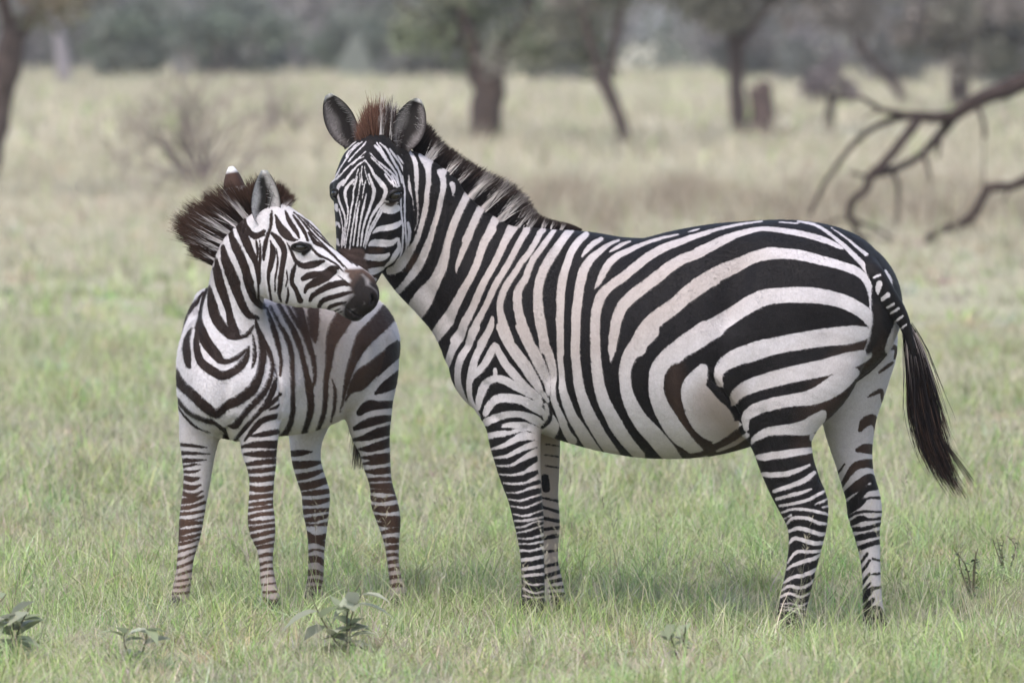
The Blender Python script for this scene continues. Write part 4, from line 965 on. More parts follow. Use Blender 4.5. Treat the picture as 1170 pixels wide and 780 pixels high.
for _ in range(8500):
    u = rng.random(); q = fm[int(u * (len(fm) - 1))]
    lat = rng.normal(0, .014)
    root = P(q[0] + rng.normal(0, 1.), q[1] + 2 + rng.normal(0, 1.), -.085 + lat + .02 * (u > .3))
    a = R(np.interp(u, *fd) + rng.normal(0, 5 if u > .25 else 9))
    d = np.array([math.cos(a), rng.normal(0, .10) + lat * 3, math.sin(a)]); d /= np.linalg.norm(d)
    clump = .85 + .15 * math.sin(u * 80 + 2 * math.sin(u * 31))
    L = np.interp(u, *fl) * .003 * clump * (.66 + .36 * rng.random() ** .6)
    w = min(abs(u - c) / h for c, h in wf) + rng.normal(0, .15)
    k = 6; base = np.array([.5, .46, .46]) * rng.uniform(.7, 1.1) if w < 1 else db * rng.uniform(.6, 1.6)
    tipc = db2 * rng.uniform(.35, 1.3)
    f = np.clip((np.linspace(0, 1, k) - (.30 + .26 * rng.random())) / .25, 0, 1)[:, None]
    sdv = np.cross(d, [0, -1, 0]) + rng.normal(0, .3, 3); sdv /= np.linalg.norm(sdv)
    bend = np.array([-.02, 0, .04 if u > .55 else 0]) + rng.normal(0, .035, 3)
    st.append((strand(root, d, L, bend, k), rng.uniform(.0018, .003), base * (1 - f) + tipc * f, sdv))
ribbons('mane', st, M_HAIR, foal)
st = []
for i in range(420):       # tail hanging behind the hind legs
    k = 8; t = np.linspace(0, 1, k); o1, o2 = rng.normal(0, 1), rng.normal(0, 1)
    x = 424 - 14 * t + o1 * 3.2 * (.4 + t); y = 372 + 165 * t * rng.uniform(.8, 1.)
    st.append((np.array([P(x[j], y[j], .80 - .02 * t[j] + o2 * .015) for j in range(k)]), .004, np.tile(db * rng.uniform(.6, 2.), (k, 1)), np.array([math.cos(i), math.sin(i), .1])))
ribbons('tail_tuft', st, M_HAIR, foal)
# ------------------------------------------------------------------ the ground
FA = np.array(FEET)
def gz(x, y):
    "height of the ground: nearly flat, following the slight dips the hooves stand in"
    x, y = np.asarray(x, float), np.asarray(y, float)
    num = np.zeros_like(x); den = np.full_like(x, .08)
    for f in FA:
        w = np.exp(-((x - f[0]) ** 2 + (y - f[1]) ** 2) / (2 * .35 ** 2)); num += w * (f[2] + .004); den += w
    far = np.clip((np.hypot(x, y) - 6) / 40, 0, 1)
    und = far * (.10 * np.sin(x * .11 + 1.3) * np.sin(y * .07 + .4) + .05 * np.sin(x * .31 + y * .17))
    return num / den + und + .012 * np.sin(x * 2.3 + 1) * np.sin(y * 1.9)
xs = np.unique(np.concatenate([np.linspace(-3, 3, 121), np.linspace(-14, 14, 113), np.linspace(-120, 120, 121), np.linspace(-1500, 1500, 41)]))
ys = np.unique(np.concatenate([np.linspace(-6, 4, 161), np.linspace(-24, 40, 129), np.linspace(40, 340, 121), np.linspace(340, 2600, 40)]))
XX, YY = np.meshgrid(xs, ys, indexing='ij')
GV = np.stack([XX, YY, gz(XX, YY)], -1).reshape(-1, 3)
i, j = np.meshgrid(np.arange(len(xs) - 1), np.arange(len(ys) - 1), indexing='ij'); a = (i * len(ys) + j).reshape(-1)
GF = np.stack([a, a + len(ys), a + len(ys) + 1, a + 1], 1)
m, n, b = new_mat('grassy savanna earth')
f1 = noise(n, .35, 6); f2 = noise(n, 3.5, 6, .65); f3 = noise(n, .05, 4)
c = mixc(n, mapr(n, f2, .3, .7), (.125, .145, .065), (.22, .22, .13))
c = mixc(n, mapr(n, f1, .35, .68), c, (.27, .25, .165))
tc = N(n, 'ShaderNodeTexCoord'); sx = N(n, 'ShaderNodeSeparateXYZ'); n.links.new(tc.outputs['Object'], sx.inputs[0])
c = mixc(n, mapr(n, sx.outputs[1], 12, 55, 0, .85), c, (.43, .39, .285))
c = mixc(n, mapr(n, f3, .4, .65, 0, .5), c, (.36, .345, .245))
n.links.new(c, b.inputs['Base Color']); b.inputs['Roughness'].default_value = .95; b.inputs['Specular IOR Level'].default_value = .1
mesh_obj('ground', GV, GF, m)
bpy.data.objects['ground']['kind'] = 'structure'

# ------------------------------------------------------------------ grass
def blades(x, y, h, w, lean, bend, cols, seg=3):
    "tapering bent blades; one row of arrays per blade"
    nb = len(x); az = rng.uniform(0, 2 * np.pi, nb)
    base = np.stack([x, y, gz(x, y) - .01], 1)
    d = np.stack([np.cos(az) * lean, np.sin(az) * lean, np.ones(nb)], 1); d /= np.linalg.norm(d, axis=1, keepdims=True)
    bd = np.stack([np.cos(az), np.sin(az), np.full(nb, -.55)], 1) * bend[:, None]
    sa = az + np.pi / 2 + rng.normal(0, .7, nb); sd_ = np.stack([np.cos(sa), np.sin(sa), np.zeros(nb)], 1)
    V = np.zeros((nb, 2 * seg + 1, 3), np.float32); C = np.zeros((nb, 2 * seg + 1, 3), np.float32)
    for k in range(seg + 1):
        t = k / seg
        p = base + (d * t + bd * t * t) * h[:, None]
        p[:, 2] = np.maximum(p[:, 2], base[:, 2] + .004 + .01 * t)
        wk = w * (1 - t ** 1.6) * (.75 + .25 * min(1, 3 * t)); cc = cols
        if k < seg:
            V[:, 2 * k] = p - sd_ * wk[:, None] * .5; V[:, 2 * k + 1] = p + sd_ * wk[:, None] * .5; C[:, 2 * k] = C[:, 2 * k + 1] = cc
        else: V[:, 2 * seg] = p; C[:, 2 * seg] = cc
    o = (np.arange(nb) * (2 * seg + 1))[:, None]
    F = []
    for k in range(seg - 1):
        q = 2 * k
        F += [np.hstack([o + q, o + q + 1, o + q + 3]), np.hstack([o + q, o + q + 3, o + q + 2])]
    q = 2 * seg - 2
    F.append(np.hstack([o + q, o + q + 1, o + 2 * seg]))
    return V.reshape(-1, 3), np.vstack(F), C.reshape(-1, 3)
GREENS = np.array([(.33, .41, .155), (.275, .38, .125), (.37, .435, .205), (.41, .455, .26), (.225, .32, .105)])
STRAW = np.array([(.50, .45, .31), (.44, .40, .28), (.38, .34, .25), (.54, .50, .39)])
STRAW2 = np.array([(.49, .44, .325), (.43, .385, .285), (.55, .50, .39), (.35, .31, .23)])
def patchy(x, y):
    return .5 + .25 * np.sin(x * 1.7 + 1.1 * np.sin(y * .9)) + .25 * np.sin(y * 1.3 + 1.4 * np.sin(x * 1.1 + 2))
def pick(nb, straw_p, far=False):
    STRAW = STRAW2 if far else globals()['STRAW']
    g = (1.1 if far else 1.) * GREENS[rng.integers(len(GREENS), size=nb)] * rng.uniform(.75, 1.3, (nb, 1)); s_ = STRAW[rng.integers(len(STRAW), size=nb)] * rng.uniform(.7, 1.15, (nb, 1))
    return np.where(rng.random((nb, 1)) < np.asarray(straw_p).reshape(-1, 1), s_, g)
def field(nb, d0, d1, pad, pw=1.0):
    "positions seen between two distances from the camera"
    d = (d0 ** pw + (d1 ** pw - d0 ** pw) * rng.random(nb)) ** (1 / pw)
    x = (rng.random(nb) - .5) * (d * .160 * 1.12 + pad)
    return x, d - DIST
GB = []
def grow(nb, d0, d1, pad, hr, wr, leanr, bendr, straw, pw=1.6, tuft=0):
    x, y = field(nb, d0, d1, pad, pw)
    hf = np.ones(nb); cf = np.ones((nb, 1))
    if tuft:                       # most blades stand in tufts that share a height and a tint
        nt_ = max(nb // tuft, 1); k = rng.integers(nt_, size=nb); m = rng.random(nb) < .72
        sg = rng.uniform(.018, .06, nt_) * (1 + max(d0 - 20, 0) * .03)
        x = np.where(m, x[k] + rng.normal(0, 1, nb) * sg[k], x); y = np.where(m, y[k] + rng.normal(0, 1, nb) * sg[k] * 1.2, y)
        th = rng.uniform(.55, 1.5, nt_); tc_ = rng.uniform(.72, 1.22, (nt_, 1)) * np.array([1, 1, 1]) * (1 + rng.normal(0, .08, (nt_, 3)))
        hf = np.where(m, th[k], rng.uniform(.5, 1, nb)); cf = np.where(m[:, None], tc_[k], 1.)
    p = patchy(x, y)
    h = rng.uniform(*hr, nb) * (.65 + .6 * p) * rng.uniform(.6, 1.15, nb) * hf
    st_ = straw(x, y) if callable(straw) else np.full(nb, straw)
    GB.append(blades(x, y, h, rng.uniform(*wr, nb), rng.uniform(*leanr, nb), rng.uniform(*bendr, nb), cf * pick(nb, np.clip(st_ + .25 * (p < .35), 0, 1), d0 > 40)))
Q = GRASS_Q
def dry(x, y):
    d = y + DIST + 6 * np.sin(x * .35) + rng.normal(0, 4, len(x))
    return np.interp(d, [18, 34, 48, 62, 100, 130, 300], [.26, .30, .46, .90, .92, .86, .85])
grow(int(150000 * Q), 18.6, 26, 2.8, (.05, .15), (.0028, .0058), (0, .6), (.05, .9), .13, tuft=55)
grow(int(24000 * Q), 18.6, 26, 2.8, (.12, .25), (.0026, .0048), (.05, .6), (.3, 1.2), .12, tuft=25)
grow(int(40000 * Q), 18.6, 26, 2.8, (.05, .20), (.0016, .0036), (.3, 1.8), (.1, 1.2), .80)
grow(int(7500 * Q), 18.6, 27, 2.2, (.18, .42), (.0014, .0026), (0, .4), (.0, .5), .7)
grow(int(150000 * Q), 26, 42, 4.5, (.06, .15), (.005, .009), (0, .6), (.05, .8), dry, tuft=50)
grow(int(18000 * Q), 26, 42, 4.5, (.14, .40), (.003, .006), (0, .5), (.05, .7), .75)
grow(int(110000 * Q), 42, 95, 9, (.08, .20), (.010, .020), (0, .6), (.05, .8), dry, tuft=30)
grow(int(40000 * Q), 48, 110, 11, (.25, .55), (.007, .014), (0, .45), (.05, .6), .93)
grow(int(90000 * Q), 95, 300, 26, (.25, .60), (.03, .07), (0, .5), (.05, .7), dry)
sx_, sy_ = field(620, 18.8, 34, 2.8, 1.6)                        # seed heads: stalks crowned by a feathery spray
sh = rng.uniform(.22, .48, 620); saz = rng.uniform(0, 6.28, 620); sl = rng.uniform(0, .35, 620)
for q in range(620):
    tip = np.array([sx_[q] + math.cos(saz[q]) * sl[q] * sh[q], sy_[q] + math.sin(saz[q]) * sl[q] * sh[q], 0]); c = STRAW[rng.integers(4)] * rng.uniform(.45, 1.)
    z0 = float(gz(sx_[q], sy_[q])); top = np.array([tip[0], tip[1], z0 + sh[q]]); bot = np.array([sx_[q], sy_[q], z0])
    w = .0011; V = [bot - [w, 0, 0], bot + [w, 0, 0], top + [w * .6, 0, 0]]; F = [[0, 1, 2]]
    for e in range(14):
        t = rng.uniform(.72, 1.); r0 = bot + (top - bot) * t; az = rng.uniform(0, 6.28)
        dv = np.array([math.cos(az) * .6, math.sin(az) * .6, .8]) * rng.uniform(.012, .032)
        o = len(V); V += [r0 - [.0006, 0, 0], r0 + dv * .7 + [.0022, 0, 0], r0 + dv]; F.append([o, o + 1, o + 2])
    GB.append((np.array(V), np.array(F), np.tile(c, (len(V), 1))))
tx, ty = rng.uniform(-1.5, 7.5, 90), rng.uniform(33, 62, 90)          # dry brown tussocks behind the adult
k_ = rng.integers(90, size=int(9000 * Q)); nb = len(k_)
GB.append(blades(tx[k_] + rng.normal(0, .16, nb), ty[k_] + rng.normal(0, .2, nb), rng.uniform(.25, .6, nb), rng.uniform(.006, .014, nb), rng.uniform(0, .6, nb), rng.uniform(.05, .6, nb), np.array([.27, .22, .165]) * rng.uniform(.6, 1.4, (nb, 1))))
off = 0; Vs, Fs, Cs = [], [], []
for V, F, C in GB:
    Vs.append(V); Fs.append(F + off); Cs.append(C); off += len(V)
g = mesh_obj('grass', np.vstack(Vs), np.vstack(Fs), M_LEAF, cols=np.vstack(Cs))
tag(g, 'short green savanna grass mixed with straw-coloured blades over the whole field', 'grass', kind='stuff')
# ------------------------------------------------------------------ trees, bushes and dead wood behind
def limb_tubes(limbs, d0, jit=.0, n=7):
    "limbs: lists of (px, py, radius px[, depth offset]) seen d0 metres from the camera"
    out = []
    for L in limbs:
        A = np.array([[*P(q[0], q[1], d0 - DIST + (q[3] if len(q) > 3 else 0)), q[2] * .003 * d0 / DIST] for q in L])
        A = catmull(A, .12 * d0 / 40)
        pth = A[:, :3] + rng.normal(0, jit * A[:, 3:4].mean(), A[:, :3].shape) * .25
        out.append(tube(pth, np.maximum(A[:, 3], .003) * rng.uniform(.9, 1.1, len(A)), n))
    return join(out)
def leaf_cloud(centres, radii, n, size, cols, flat=.75, shell=.55):
    "n small leaf sprays scattered through ragged clumps; returns quads and colours"
    C = np.asarray(centres, float); Rr = np.asarray(radii, float)
    pr = Rr ** 2; k = rng.choice(len(C), n, p=pr / pr.sum())
    dv = rng.normal(size=(n, 3)); dv /= np.linalg.norm(dv, axis=1, keepdims=True)
    rad = rng.random(n) ** shell
    p = C[k] + dv * (rad * Rr[k])[:, None] * np.array([1, 1, flat])
    nrm = dv * .5 + rng.normal(size=(n, 3)); nrm /= np.linalg.norm(nrm, axis=1, keepdims=True)
    u = np.cross(nrm, rng.normal(size=(n, 3))); u /= np.linalg.norm(u, axis=1, keepdims=True); v = np.cross(nrm, u)
    s = size * rng.uniform(.5, 1.4, n)[:, None]
    V = np.stack([p - u * s, p - v * s * .5, p + u * s, p + v * s * .5], 1).reshape(-1, 3)
    F = np.arange(4 * n).reshape(n, 4)
    tint = np.asarray(cols)[rng.integers(len(cols), size=len(C))]
    col = 1.5 * tint[k] * rng.uniform(.65, 1.35, (n, 1))
    return V, F, np.repeat(col, 4, 0)
def crown(parent, boxes, d0, n, size, cols, clump, name='crown'):
    "boxes: (px0, px1, py0, py1, weight) areas of foliage at distance d0"
    cs, rs = [], []
    for x0, x1, y0, y1, w in boxes:
        for _ in range(w):
            cs.append(P(rng.uniform(x0, x1), rng.uniform(y0, y1), d0 - DIST + rng.normal(0, 1.6))); rs.append(rng.uniform(.5, 1.2) * clump)
    V, F, C = leaf_cloud(cs, rs, n, size, cols)
    return mesh_obj(name, V, F, M_CROWN, parent, smooth=False, cols=C)
def plant_base(px, py):
    b = ground_at(px, py); b[2] = float(gz(b[0], b[1])); return b
def tree(name, px, py, label, cat, limbs, mat, boxes=(), n=0, size=.08, cols=(), clump=.5, group=None, jit=.3):
    b = plant_base(px, py); d0 = b[1] + DIST
    e = empty(name, tuple(b), label=label, cat=cat, group=group)
    V, F = limb_tubes(limbs, d0, jit)
    mesh_obj('trunk', V, F, mat, e)
    if n: crown(e, boxes, d0, n, size, cols, clump)
    return e
ACA = [(.095, .11, .068), (.12, .128, .088), (.085, .098, .066), (.135, .138, .105), (.12, .11, .095)]
GREY = [(.09, .088, .07), (.11, .10, .085), (.08, .082, .06), (.125, .11, .10)]
tree('acacia_tree', 556, 167, 'thick-trunked acacia behind the adult zebra, trunk forking low under a hazy green crown', 'tree',
     [[(556, 172, 23), (555, 155, 20.5), (556, 120, 19), (556, 95, 19.5), (556, 82, 20)], [(545, 95, 11), (541, 60, 9), (530, 20, 7), (505, -40, 5), (470, -90, 2.5)],
      [(566, 95, 11), (572, 62, 9), (590, 40, 7), (606, 22, 6), (604, -6, 5), (630, -70, 3)], [(541, 60, 5), (505, 35, 4), (460, 5, 2.5), (430, -30, 1.5)], [(590, 42, 4), (640, 15, 3), (680, -30, 2)]],
     M_BARK, [(430, 545, -60, 60, 26), (560, 690, -60, 70, 26), (500, 620, -200, -20, 40), (545, 590, 50, 85, 6), (380, 760, -220, -60, 40)], 11500, .085, ACA, .55)
tree('thorn_tree', 715, 172, 'thin dark tree leaning left behind the adult zebra, forked into two bare limbs', 'tree',
     [[(722, 174, 8), (712, 150, 7.5), (700, 115, 8), (690, 92, 9), (685, 80, 7)], [(688, 90, 6), (678, 60, 5), (668, 25, 4), (655, -30, 3), (640, -90, 2)], [(693, 92, 6), (700, 65, 5.5), (704, 38, 5), (716, -10, 4), (742, -80, 2.5)]],
     M_BARK, [(640, 700, -90, 30, 16), (690, 790, -110, 10, 20)], 5000, .07, GREY, .5)
tree('acacia_tree', 846, 157, 'slim upright acacia beside the brown stump under a grey-green crown', 'tree',
     [[(845, 160, 11), (843, 120, 9.5), (842, 80, 9), (838, 40, 8), (828, 0, 6), (815, -60, 4)], [(842, 60, 6), (862, 28, 4), (895, -10, 3), (925, -60, 2)]],
     M_BARK, [(790, 905, -120, 25, 40), (905, 960, -100, 0, 12)], 9000, .08, GREY, .6)
tree('pale_tree', 70, 96, 'pale white-barked tree far back at the upper left', 'tree',
     [[(74, 98, 9), (72, 70, 8), (68, 40, 7), (64, 5, 7), (58, -40, 5), (50, -90, 3)], [(66, 20, 4), (85, -10, 3), (110, -60, 2)]], M_PALE, [(20, 130, -120, -15, 40)], 7000, .14, GREY, 1.2)
tree('leaning_tree', -22, 222, 'brown tree leaning in at the upper left edge with a shaggy fork', 'tree',
     [[(-26, 225, 15), (-12, 180, 14), (-2, 130, 15), (8, 80, 15), (16, 40, 15), (26, 22, 11)], [(16, 45, 10), (34, 20, 9), (52, 2, 7), (75, -30, 5), (100, -80, 3)], [(12, 50, 9), (6, 10, 8), (-10, -40, 6), (-20, -90, 3)]],
     M_BARK, [(30, 70, -25, 8, 6), (-30, 110, -140, -30, 30)], 5000, .06, [(.12, .09, .07), (.10, .085, .06), (.09, .095, .06)], .45)
tree('acacia_tree', 1098, 128, 'short dark acacia at the far right behind the fallen branch', 'tree',
     [[(1098, 130, 13), (1096, 100, 12), (1094, 70, 12), (1085, 30, 9), (1070, -20, 6)], [(1096, 75, 8), (1112, 40, 6), (1135, 0, 5), (1160, -50, 3)]],
     M_BARK, [(1030, 1170, -120, 45, 70), (1090, 1200, 40, 80, 8)], 12000, .11, GREY, .8)
tree('thorn_tree', 1033, 120, 'crooked bare tree leaning left in front of the dark wood at right', 'tree',
     [[(1036, 122, 6), (1028, 105, 6), (1012, 85, 6), (995, 68, 5), (978, 48, 4.5), (968, 15, 3.5), (950, -40, 2.5)], [(995, 68, 4), (985, 40, 3), (1000, 0, 2.5), (1010, -50, 1.5)]],
     M_BARK, [(930, 1020, -100, 30, 26)], 5000, .10, [(.11, .10, .09), (.12, .105, .095)], .7)
tree('round_bush', 946, 156, 'small brown round-topped bush on a single stem in the pale grass', 'bush',
     [[(946, 157, 6), (947, 135, 6), (950, 118, 5), (946, 100, 4)], [(949, 122, 4), (960, 105, 3), (968, 92, 2)]], M_BARK, [(928, 968, 84, 106, 14), (936, 960, 72, 86, 5), (916, 930, 96, 112, 3), (964, 976, 92, 108, 3)], 1300, .05, [(.13, .105, .11), (.14, .12, .12), (.11, .09, .09)], .26)
# the stump
b = plant_base(868, 160); d0 = b[1] + DIST
V, F = limb_tubes([[(868, 163, 19), (869, 150, 16), (870, 130, 13), (871, 112, 11), (872, 96, 8)], [(866, 130, 8), (860, 108, 6), (856, 100, 3)], [(876, 158, 7), (893, 150, 4), (905, 146, 2)]], d0, .6)
st_o = mesh_obj('tree_stump', V, F, plain_mat('reddish broken wood', (.075, .056, .052), .9, .1, .4, 5, .8))
tag(st_o, 'broken reddish-brown stump standing right beside the slim acacia', 'stump')
# dead bushes on the left
def dead_bush(px, py, hpx, spread, label, nst, seed, mat=M_DEAD, lean=0.):
    r = random.Random(seed); b = plant_base(px, py); d0 = b[1] + DIST; out = []
    def grow_(x, y, ang, L, rad, lev, dep):
        pts = [(x, y, rad, dep)]
        for s_ in range(5):
            ang += r.gauss(0, .16); x += math.cos(ang) * L / 5; y -= math.sin(ang) * L / 5; dep += r.gauss(0, .12)
            pts.append((x, y, rad * (1 - .13 * (s_ + 1)), dep))
        out.append(pts)
        if lev > 0:
            for _ in range(r.choice([2, 3, 3])):
                q = pts[r.randint(2, 5)]
                grow_(q[0], q[1], ang + r.gauss(0, .6), L * r.uniform(.5, .8), q[2] * .7, lev - 1, q[3])
    for k in range(nst):
        a = math.pi / 2 + lean + (k / (nst - 1) - .5) * spread + r.gauss(0, .1)
        grow_(px + r.gauss(0, 6), py, a, hpx * r.uniform(.45, .7), 2.5, 3, 0)
    V, F = limb_tubes(out, d0, .2, 5)
    o = mesh_obj('dead_bush', V, F, mat)
    return tag(o, label, 'bush')
M_TWIG = plain_mat('dry grey-brown twigs', (.17, .135, .13), .9, .1, .3, 9, .5)
dead_bush(236, 218, 135, 1.7, 'wide leafless brown bush in the straw-coloured grass behind the foal', 17, 3, M_TWIG, .15)
dead_bush(330, 160, 60, 1.3, 'smaller faint leafless bush just left of the adult zebra ears', 7, 5, M_TWIG)
# fallen branch on the right
br = plant_base(1060, 286); d0 = br[1] + DIST
limbs = [[(1480, 300, 11, 1.5), (1400, 120, 10, 1.2), (1290, 50, 9, .8), (1170, 94, 7.5, .3), (1108, 119, 5.5), (1089, 133, 5), (1050, 133, 3.7), (1031, 129, 3), (1008, 125, 2.2), (985, 113, 1.6), (962, 112, 1.2), (951, 117, .8)],
         [(1041, 131, 2.8), (1001, 144, 2.4, .2), (974, 165, 2.2, .4), (951, 196, 1.8, .5), (935, 223, 1.6, .5), (926, 245, 1.2, .5)],
         [(1049, 136, 4.2), (1031, 161, 4, -.2), (1008, 188, 3.6, -.3), (993, 202, 4, -.4), (989, 217, 3.4, -.4), (972, 231, 3.2, -.5), (970, 246, 2.8, -.5), (980, 266, 2.4, -.4), (988, 284, 2, -.3)],
         [(1089, 133, 4.4), (1074, 154, 4, .2), (1055, 175, 3, .1), (1028, 190, 3, -.1), (1008, 198, 3.4, -.3), (993, 202, 3.2, -.4)],
         [(1055, 176, 2), (1060, 190, 1.6), (1063, 206, 1)], [(1020, 194, 2), (1026, 210, 1.4), (1026, 235, .9), (1024, 262, .7)], [(1117, 122, 2), (1124, 140, 1.5), (1126, 158, 1)], [(993, 202, 1.8), (970, 197, 1)],
         [(1074, 156, 1.6), (1072, 180, .8)], [(1400, 300, 5, .5), (1300, 190, 4, .4), (1210, 192, 3.2), (1170, 206, 3), (1155, 213, 2.6), (1128, 215, 2.6), (1120, 231, 2.6), (1108, 250, 2.6), (1085, 260, 2.4), (1062, 270, 2.2), (1054, 286, 1.8)],
         [(1123, 142, .7), (1124, 180, .6), (1123, 214, .6)], [(975, 250, 1.6), (1008, 265, 1.3), (1036, 284, 1)], [(1000, 262, 1.2), (960, 250, 1), (935, 262, .8)], [(1062, 270, 1.3), (1082, 282, 1)], [(1110, 248, 1.1), (1122, 268, .8)], [(1155, 213, 1.2), (1145, 232, .8)],
         [(985, 270, 1.2), (1020, 276, 1), (1060, 280, .9)], [(1008, 125, 1.4), (992, 132, .9), (985, 140, .6)]]
limbs[9] = [(q[0], q[1], q[2] * 1.5, *q[3:]) for q in limbs[9]]
limbs = [[(q[0], q[1], q[2] * 1.5, *q[3:]) for q in L] for L in limbs]
V, F = limb_tubes(limbs, d0, .35)
fb = mesh_obj('dead_branch', V, F, M_DEAD)
tag(fb, 'long bare dead branch arching down into the grass behind the adult zebra rump', 'branch')
# bushes in front of the far wood, each one a thing
BUSH = [(150, 92, 100, 205, 8, 80, .5, 'dark rounded green bush at the field edge, beside the pale tree'), (270, 90, 200, 340, 5, 78, .5, 'broad dark green bush at the field edge above the wide leafless bush'),
        (400, 88, 350, 455, 25, 80, .5, 'low grey-green bush at the field edge above the adult zebra ears'), (640, 98, 600, 670, 40, 92, .4, 'low grey bush between the thick acacia and the leaning thorn tree'),
        (905, 100, 880, 940, 50, 96, .4, 'small dull green bush right of the slim acacia and stump'), (1150, 104, 1110, 1190, 45, 100, .5, 'dark low bush at the right edge behind the fallen branch'), (1045, 98, 985, 1085, 10, 92, .6, 'wide mauve-grey bush behind the crooked bare tree'), (500, 92, 440, 545, 10, 84, .5, 'tall grey-green bush just left of the thick acacia trunk'), (840, 94, 790, 890, 5, 86, .5, 'tall grey bush directly behind the slim acacia')]
for bx, by, x0, x1, y0, y1, cl, lab in BUSH:
    b = plant_base(bx, by); d0 = b[1] + DIST
    e = empty('distant_bush', tuple(b), label=lab, cat='bush', group='bushes along the field edge')
    V, F = limb_tubes([[(bx, by + 2, 3), (bx - 2, (by + y0) / 2, 2.4), (bx + 3, y0 + 8, 1.2)], [(bx + 3, by + 2, 2.4), (bx + (x1 - bx) * .4, (by + y0) / 2, 1.5), (bx + (x1 - bx) * .6, y0 + 15, .8)]], d0, .3)
    mesh_obj('stem', V, F, M_BARK, e)
    crown(e, [(x0 + 12, x1 - 12, y0 + 14, y1, int(14 * (x1 - x0) / 80)), ((x0 * 2 + x1) / 3, (x0 + 2 * x1) / 3, y0, y0 + 25, int(6 * (x1 - x0) / 80))], d0, int(3000 * (x1 - x0) / 100), .18,
          [(.072, .09, .065), (.09, .10, .08), (.068, .08, .064)] if bx < 450 else [(.085, .088, .078), (.10, .095, .092), (.075, .078, .068)], cl * 1.8)
# the wood closing off the view
cs, rs = [], []
for k in range(330):
    d = rng.uniform(285, 370); x = (rng.random() - .5) * (d * .16 + 70)
    pxx = 585 + x / d * FPX
    top = 7.5 + 2.5 * math.sin(pxx * .013) + rng.normal(0, 1)
    if 700 < pxx < 800: continue
    for z in np.arange(.8, max(top, 4), 1.8): cs.append((x + rng.normal(0, 1.2), d - DIST + rng.normal(0, 1), z + rng.normal(0, .4))); rs.append(rng.uniform(1.1, 2.1))
V, F, C = leaf_cloud(cs, rs, 110000, .30, [(.095, .105, .085), (.115, .115, .10), (.088, .10, .08), (.125, .118, .112), (.115, .105, .108)], 1.)
for k in range(110):          # low scrub straggling out from the wood
    d = rng.uniform(195, 290); x = (rng.random() - .5) * (d * .16 + 40); r_ = rng.uniform(.25, .75)
    for e_ in range(3): cs.append((x + rng.normal(0, .7), d - DIST + rng.normal(0, .5), r_ * .6)); rs.append(r_)
for k in range(60):
    d = rng.uniform(1300, 1500); x = (rng.uniform(640, 860) - 585) / FPX * d
    for z in np.arange(2, 14, 4.): cs.append((x, d - DIST, z)); rs.append(rng.uniform(4, 6))
V2, F2_, C2 = leaf_cloud(cs[-200:], rs[-200:], 9000, 1.6, [(.09, .098, .085), (.10, .10, .09)], 1.)
V, F, C = np.vstack([V, V2]), np.vstack([F, F2_ + len(V)]), np.vstack([C, C2])
tag(mesh_obj('far_wood', V, F, M_CROWN, smooth=False, cols=C), 'hazy grey-green belt of trees closing off the plain', 'wood', kind='stuff')

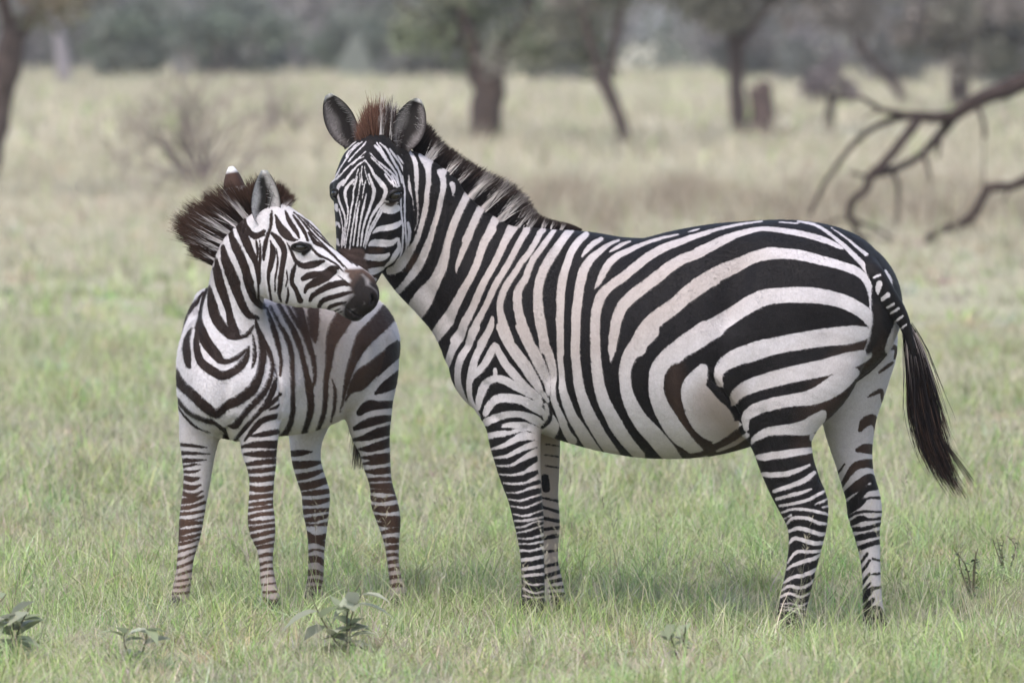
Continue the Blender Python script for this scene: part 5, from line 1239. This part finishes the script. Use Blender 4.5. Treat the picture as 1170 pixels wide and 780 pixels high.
# ------------------------------------------------------------------ broad-leaved weeds in the foreground
def leaf(base, d, up, L, W, droop, fold):
    d = d / np.linalg.norm(d); s = np.cross(d, up); s /= np.linalg.norm(s); nrm = np.cross(s, d)
    V, F = [], []; n = 7
    for k in range(n):
        t = k / (n - 1); w = W * math.sin(math.pi * min(t ** .75 * .97 + .03, 1)) * (1 + .10 * math.sin(14 * t))
        c = base + d * L * t - np.array([0, 0, 1]) * droop * L * t * t
        V += [c - s * w + nrm * fold * w, c, c + s * w + nrm * fold * w]
    for k in range(n - 1):
        o = 3 * k; F += [[o, o + 1, o + 4, o + 3], [o + 1, o + 2, o + 5, o + 4]]
    return np.array(V), np.array(F)
def weed(px, py, h, nl, L, label, seed, cols, cat='plant', stems=2, name='weed_plant'):
    r = np.random.default_rng(seed); b = plant_base(px, py)
    e = empty(name, tuple(b), label=label, cat=cat)
    ts, lv, lc = [], [], []
    for s_ in range(stems):
        a = r.uniform(0, 6.28); ln = r.uniform(.1, .5)
        tip = b + np.array([math.cos(a) * ln * h, math.sin(a) * ln * h * .6, h * r.uniform(.75, 1.05)])
        mid = (b + tip) / 2 + np.array([r.normal(0, .02), 0, .02])
        pth = catmull(np.array([b - [0, 0, .02], mid, tip]), .02); ts.append(tube(pth, np.linspace(.0035, .0016, len(pth)), 6))
        for k in range(nl):
            t = r.uniform(.15, 1.0); q = pth[int(t * (len(pth) - 1))]; az = k * 2.4 + r.normal(0, .4)
            d = np.array([math.cos(az), math.sin(az) * .8, r.uniform(-.25, .75)])
            V, F = leaf(q, d, np.array([0, 0, 1.]) + r.normal(0, .25, 3), L * r.uniform(.6, 1.15), L * r.uniform(.18, .27), r.uniform(.1, .55), r.uniform(.1, .45))
            lv.append((V, F)); lc.append(np.tile(np.array(cols[r.integers(len(cols))]) * r.uniform(.75, 1.2), (len(V), 1)))
    V, F = join(ts); mesh_obj('stem', V, F, M_WEED, e, cols=np.tile([.15, .14, .09], (len(V), 1)))
    V, F = join(lv); mesh_obj('leaves', V, F, M_WEED, e, cols=np.vstack(lc))
GL = [(.32, .36, .23), (.28, .32, .20), (.36, .38, .28), (.33, .34, .26)]
weed(398, 748, .25, 9, .115, 'grey-green broad-leaved weed below the foal hind legs', 1, GL, stems=3)
weed(8, 750, .20, 9, .12, 'dark broad-leaved weed at the lower left corner', 2, GL, stems=3)
weed(155, 760, .13, 7, .09, 'low weed with drooping leaves left of the foal front hooves', 4, GL)
weed(776, 752, .13, 6, .085, 'low leafy weed under the adult zebra belly', 5, GL)
weed(1112, 668, .17, 9, .026, 'thin dark thorny seedling with tiny leaves at the right', 7, [(.07, .10, .06), (.09, .11, .075)], stems=4, name='thorny_seedling')
weed(1150, 652, .15, 8, .026, 'wiry small-leaved seedling nearest the right edge', 8, [(.07, .10, .06), (.09, .11, .075)], stems=4, name='thorny_seedling')

# ------------------------------------------------------------------ the air between here and the wood
m = bpy.data.materials.new('pale dusty haze'); m.use_nodes = True; n = m.node_tree
n.nodes.remove(n.nodes['Principled BSDF'])
v = n.nodes.new('ShaderNodeVolumePrincipled'); v.inputs['Color'].default_value = (.95, .91, .90, 1); v.inputs['Density'].default_value = HAZE; v.inputs['Anisotropy'].default_value = .0
n.links.new(v.outputs[0], n.nodes['Material Output'].inputs['Volume'])
x0, x1, y0, y1, z0, z1 = -1600, 1600, -40, 2700, -2.5, 24.
V = np.array([(x, y, z) for x in (x0, x1) for y in (y0, y1) for z in (z0, z1)], float)
F = [[0, 1, 3, 2], [4, 6, 7, 5], [0, 4, 5, 1], [2, 3, 7, 6], [0, 2, 6, 4], [1, 5, 7, 3]]
hz = mesh_obj('haze', V, F, m, smooth=False); hz['kind'] = 'stuff'
